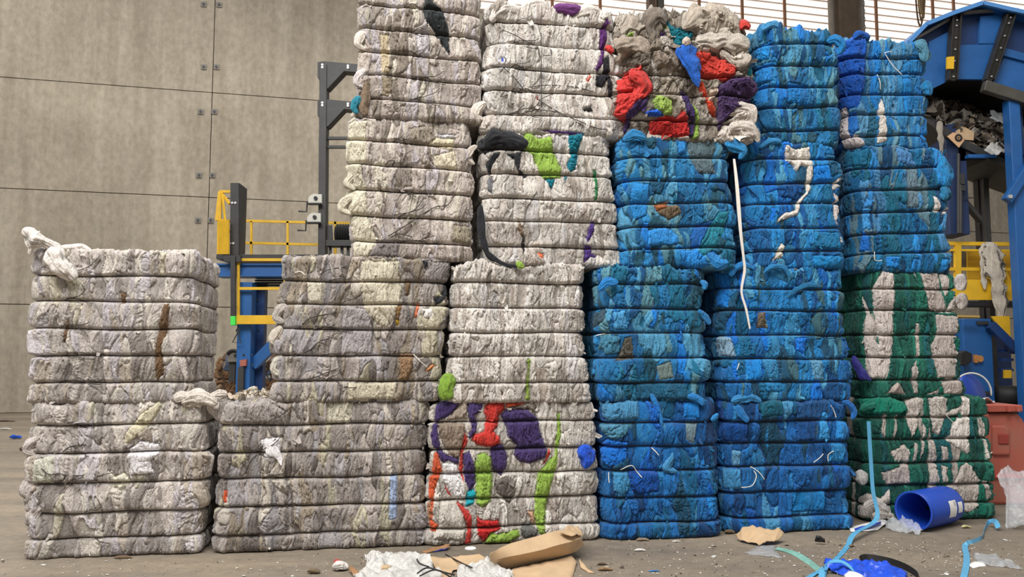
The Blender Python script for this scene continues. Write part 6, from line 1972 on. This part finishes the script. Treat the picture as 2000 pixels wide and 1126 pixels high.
# small litter
def lump(name, px, py, rx, rz, rgb, label, cat, seed, flat=.6):
    p = fl(px, py)
    o = rag(name, [p + Vector((-rx, 0, rz * .5)), p + Vector((-rx * .4, 0, rz * .8)), p + Vector((rx * .4, .01, rz * .7)), p + Vector((rx, 0, rz * .4))], [rz * .3, rz, rz * .9, rz * .25], rgb, flat=flat, ripple=.4, nrip=7, seed=seed, facing=(0, 0, 1))
    return tag(o, label, cat)


lump('red_scrap', 658, 1104, .02, .03, (196, 52, 50), 'small red plastic scrap standing by the white lump at the bottom', 'scrap', 1)
lump('white_lump', 664, 1114, .06, .045, (226, 220, 214), 'white crumpled lump below the red scrap at the bottom edge', 'scrap', 2)
lump('brown_disc', 612, 1120, .05, .03, (120, 104, 82), 'round brown disc at the bottom edge left of the red scrap', 'lid', 3)
lump('tan_block', 752, 1121, .04, .045, (206, 178, 140), 'small tan block lying on the milky film heap', 'block', 4)
o = crumple('card_corner', [fl(680, 1108, .03), fl(686, 1104, .05), fl(706, 1122, .03), fl(704, 1132, .01), fl(690, 1126, .01)], M_CARD_D, amp=.01, freq=8, cuts=2, seed=31)
tag(o, 'dark brown card corner between the white lump and the milky film', 'cardboard')
o = crumple('brown_scrap', [fl(823, 1078), fl(850, 1068, .02), fl(880, 1062, .03), fl(876, 1070, .02), fl(834, 1080)], M_CARD_D, amp=.015, freq=10, cuts=2, seed=32)
tag(o, 'brown card scrap on the floor left of the patchwork bale base', 'scrap')
o = crumple('navy_scrap', [fl(846, 1078, .012), fl(862, 1072, .03), fl(876, 1069, .03), fl(872, 1074, .014)], mat('navy_cloth', (44, 62, 140), .8), amp=.01, freq=10, cuts=2, seed=33)
tag(o, 'narrow navy blue scrap beside the brown card scrap', 'scrap')
t = MB(); t.lathe([(0, .012), (.04, .012), (.048, .006), (.05, 0), (0, 0)], fl(919, 1071), (0, 0, 1), 20)
tag(t.build('white_disc', M_WHITE, smooth=True), 'small round white disc on the floor before the patchwork bale', 'lid')
lump('brown_bark', 1182, 1114, .06, .02, (150, 122, 88), 'small brown splinter lying right of the folded cardboard box', 'splinter', 7)
lump('dark_splinter', 1176, 1103, .04, .015, (96, 78, 60), 'dark brown splinter just behind the lighter brown one', 'splinter', 8)
lump('white_scrap', 1250, 1076, .05, .018, (228, 226, 222), 'white plastic scrap alone on the floor before the deep blue bale', 'scrap', 9)
lump('white_crumb', 1217, 1054, .022, .025, (232, 228, 220), 'white crumb at the left foot of the deep blue bale', 'scrap', 10)
lump('tan_fluff', 1255, 1056, .06, .02, (150, 132, 112), 'tan fluff along the foot of the deep blue bale', 'scrap', 11)
lump('white_stick', 1321, 1058, .04, .010, (230, 228, 222), 'short white stick near the foot of the deep blue bale', 'stick', 12)
lump('brown_rag_end', 1425, 1042, .05, .03, (112, 94, 74), 'dark brown rag end between the two lower blue bales', 'rag', 13)
lump('blue_scrap', 1278, 1116, .045, .01, (70, 132, 196), 'small light blue scrap on the bare floor near the bottom', 'scrap', 14)
lump('yellow_leaf', 1888, 1031, .05, .02, (200, 190, 140), 'pale yellow crumpled scrap right of the fallen drum', 'scrap', 15)
lump('brown_crumb', 1664, 1068, .03, .015, (120, 98, 70), 'brown crumb beside the hanging light blue strap', 'scrap', 16)
lump('blue_cloth_scrap', 30, 857, .12, .06, (36, 84, 190), 'bright blue cloth scrap on the floor at the left edge', 'scrap', 17)
lump('brown_clod', 44, 880, .05, .05, (98, 78, 62), 'brown clod touching the lower left bale', 'scrap', 18)
lump('white_paper_scrap', 10, 839, .15, .03, (216, 212, 204), 'white scrap lying far back on the floor at the left edge', 'scrap', 19)
lump('brown_board', 8, 823, .3, .03, (96, 70, 56), 'brown board lying far back near the wall at the left edge', 'board', 20)
lump('brown_peel', 240, 1090, .08, .016, (120, 100, 78), 'thin brown peel under the far left bale', 'scrap', 21)
# crumbs nobody could count
rnd = np.random.RandomState(77)
V, Fs, Cc = [], [], []
for q in range(900):
    if q < 560: px, py = rnd.uniform(1180, 2000), 1050 + 76 * rnd.rand()
    elif q < 700: px, py = rnd.uniform(560, 1200), rnd.uniform(1080, 1126)
    elif q < 800: px, py = rnd.uniform(1600, 1900), rnd.uniform(1055, 1100)
    else: px, py = rnd.uniform(0, 560), rnd.uniform(1092, 1126)
    p = fl(px, py); sz = .0022 + .008 * rnd.rand() ** 2.5 + (.010 if rnd.rand() < .04 else 0); a = rnd.uniform(0, 6.28)
    d1 = Vector((math.cos(a), math.sin(a), rnd.uniform(-.2, .2))) * sz; d2 = Vector((-math.sin(a), math.cos(a), rnd.uniform(-.2, .2))) * sz * rnd.uniform(.3, 1)
    k = len(V)
    z = Vector((0, 0, .005))
    V += [p + z - d1 - d2, p + z + d1 - d2, p + z + d1 + d2, p + z - d1 + d2, p + z * 2]
    Fs += [(k, k + 1, k + 4), (k + 1, k + 2, k + 4), (k + 2, k + 3, k + 4), (k + 3, k, k + 4)]
    c = lin(*((224, 218, 206), (214, 204, 186), (232, 230, 226), (90, 76, 62), (70, 62, 54))[rnd.randint(5)])
    Cc += [c] * 5
o = mesh_np('floor_crumbs', np.array([tuple(v) for v in V]), np.array(Fs), CLOTH, None, np.array(Cc), smooth=False)
tag(o, 'pale and dark crumbs scattered over the dusty floor', 'crumbs', kind='stuff')
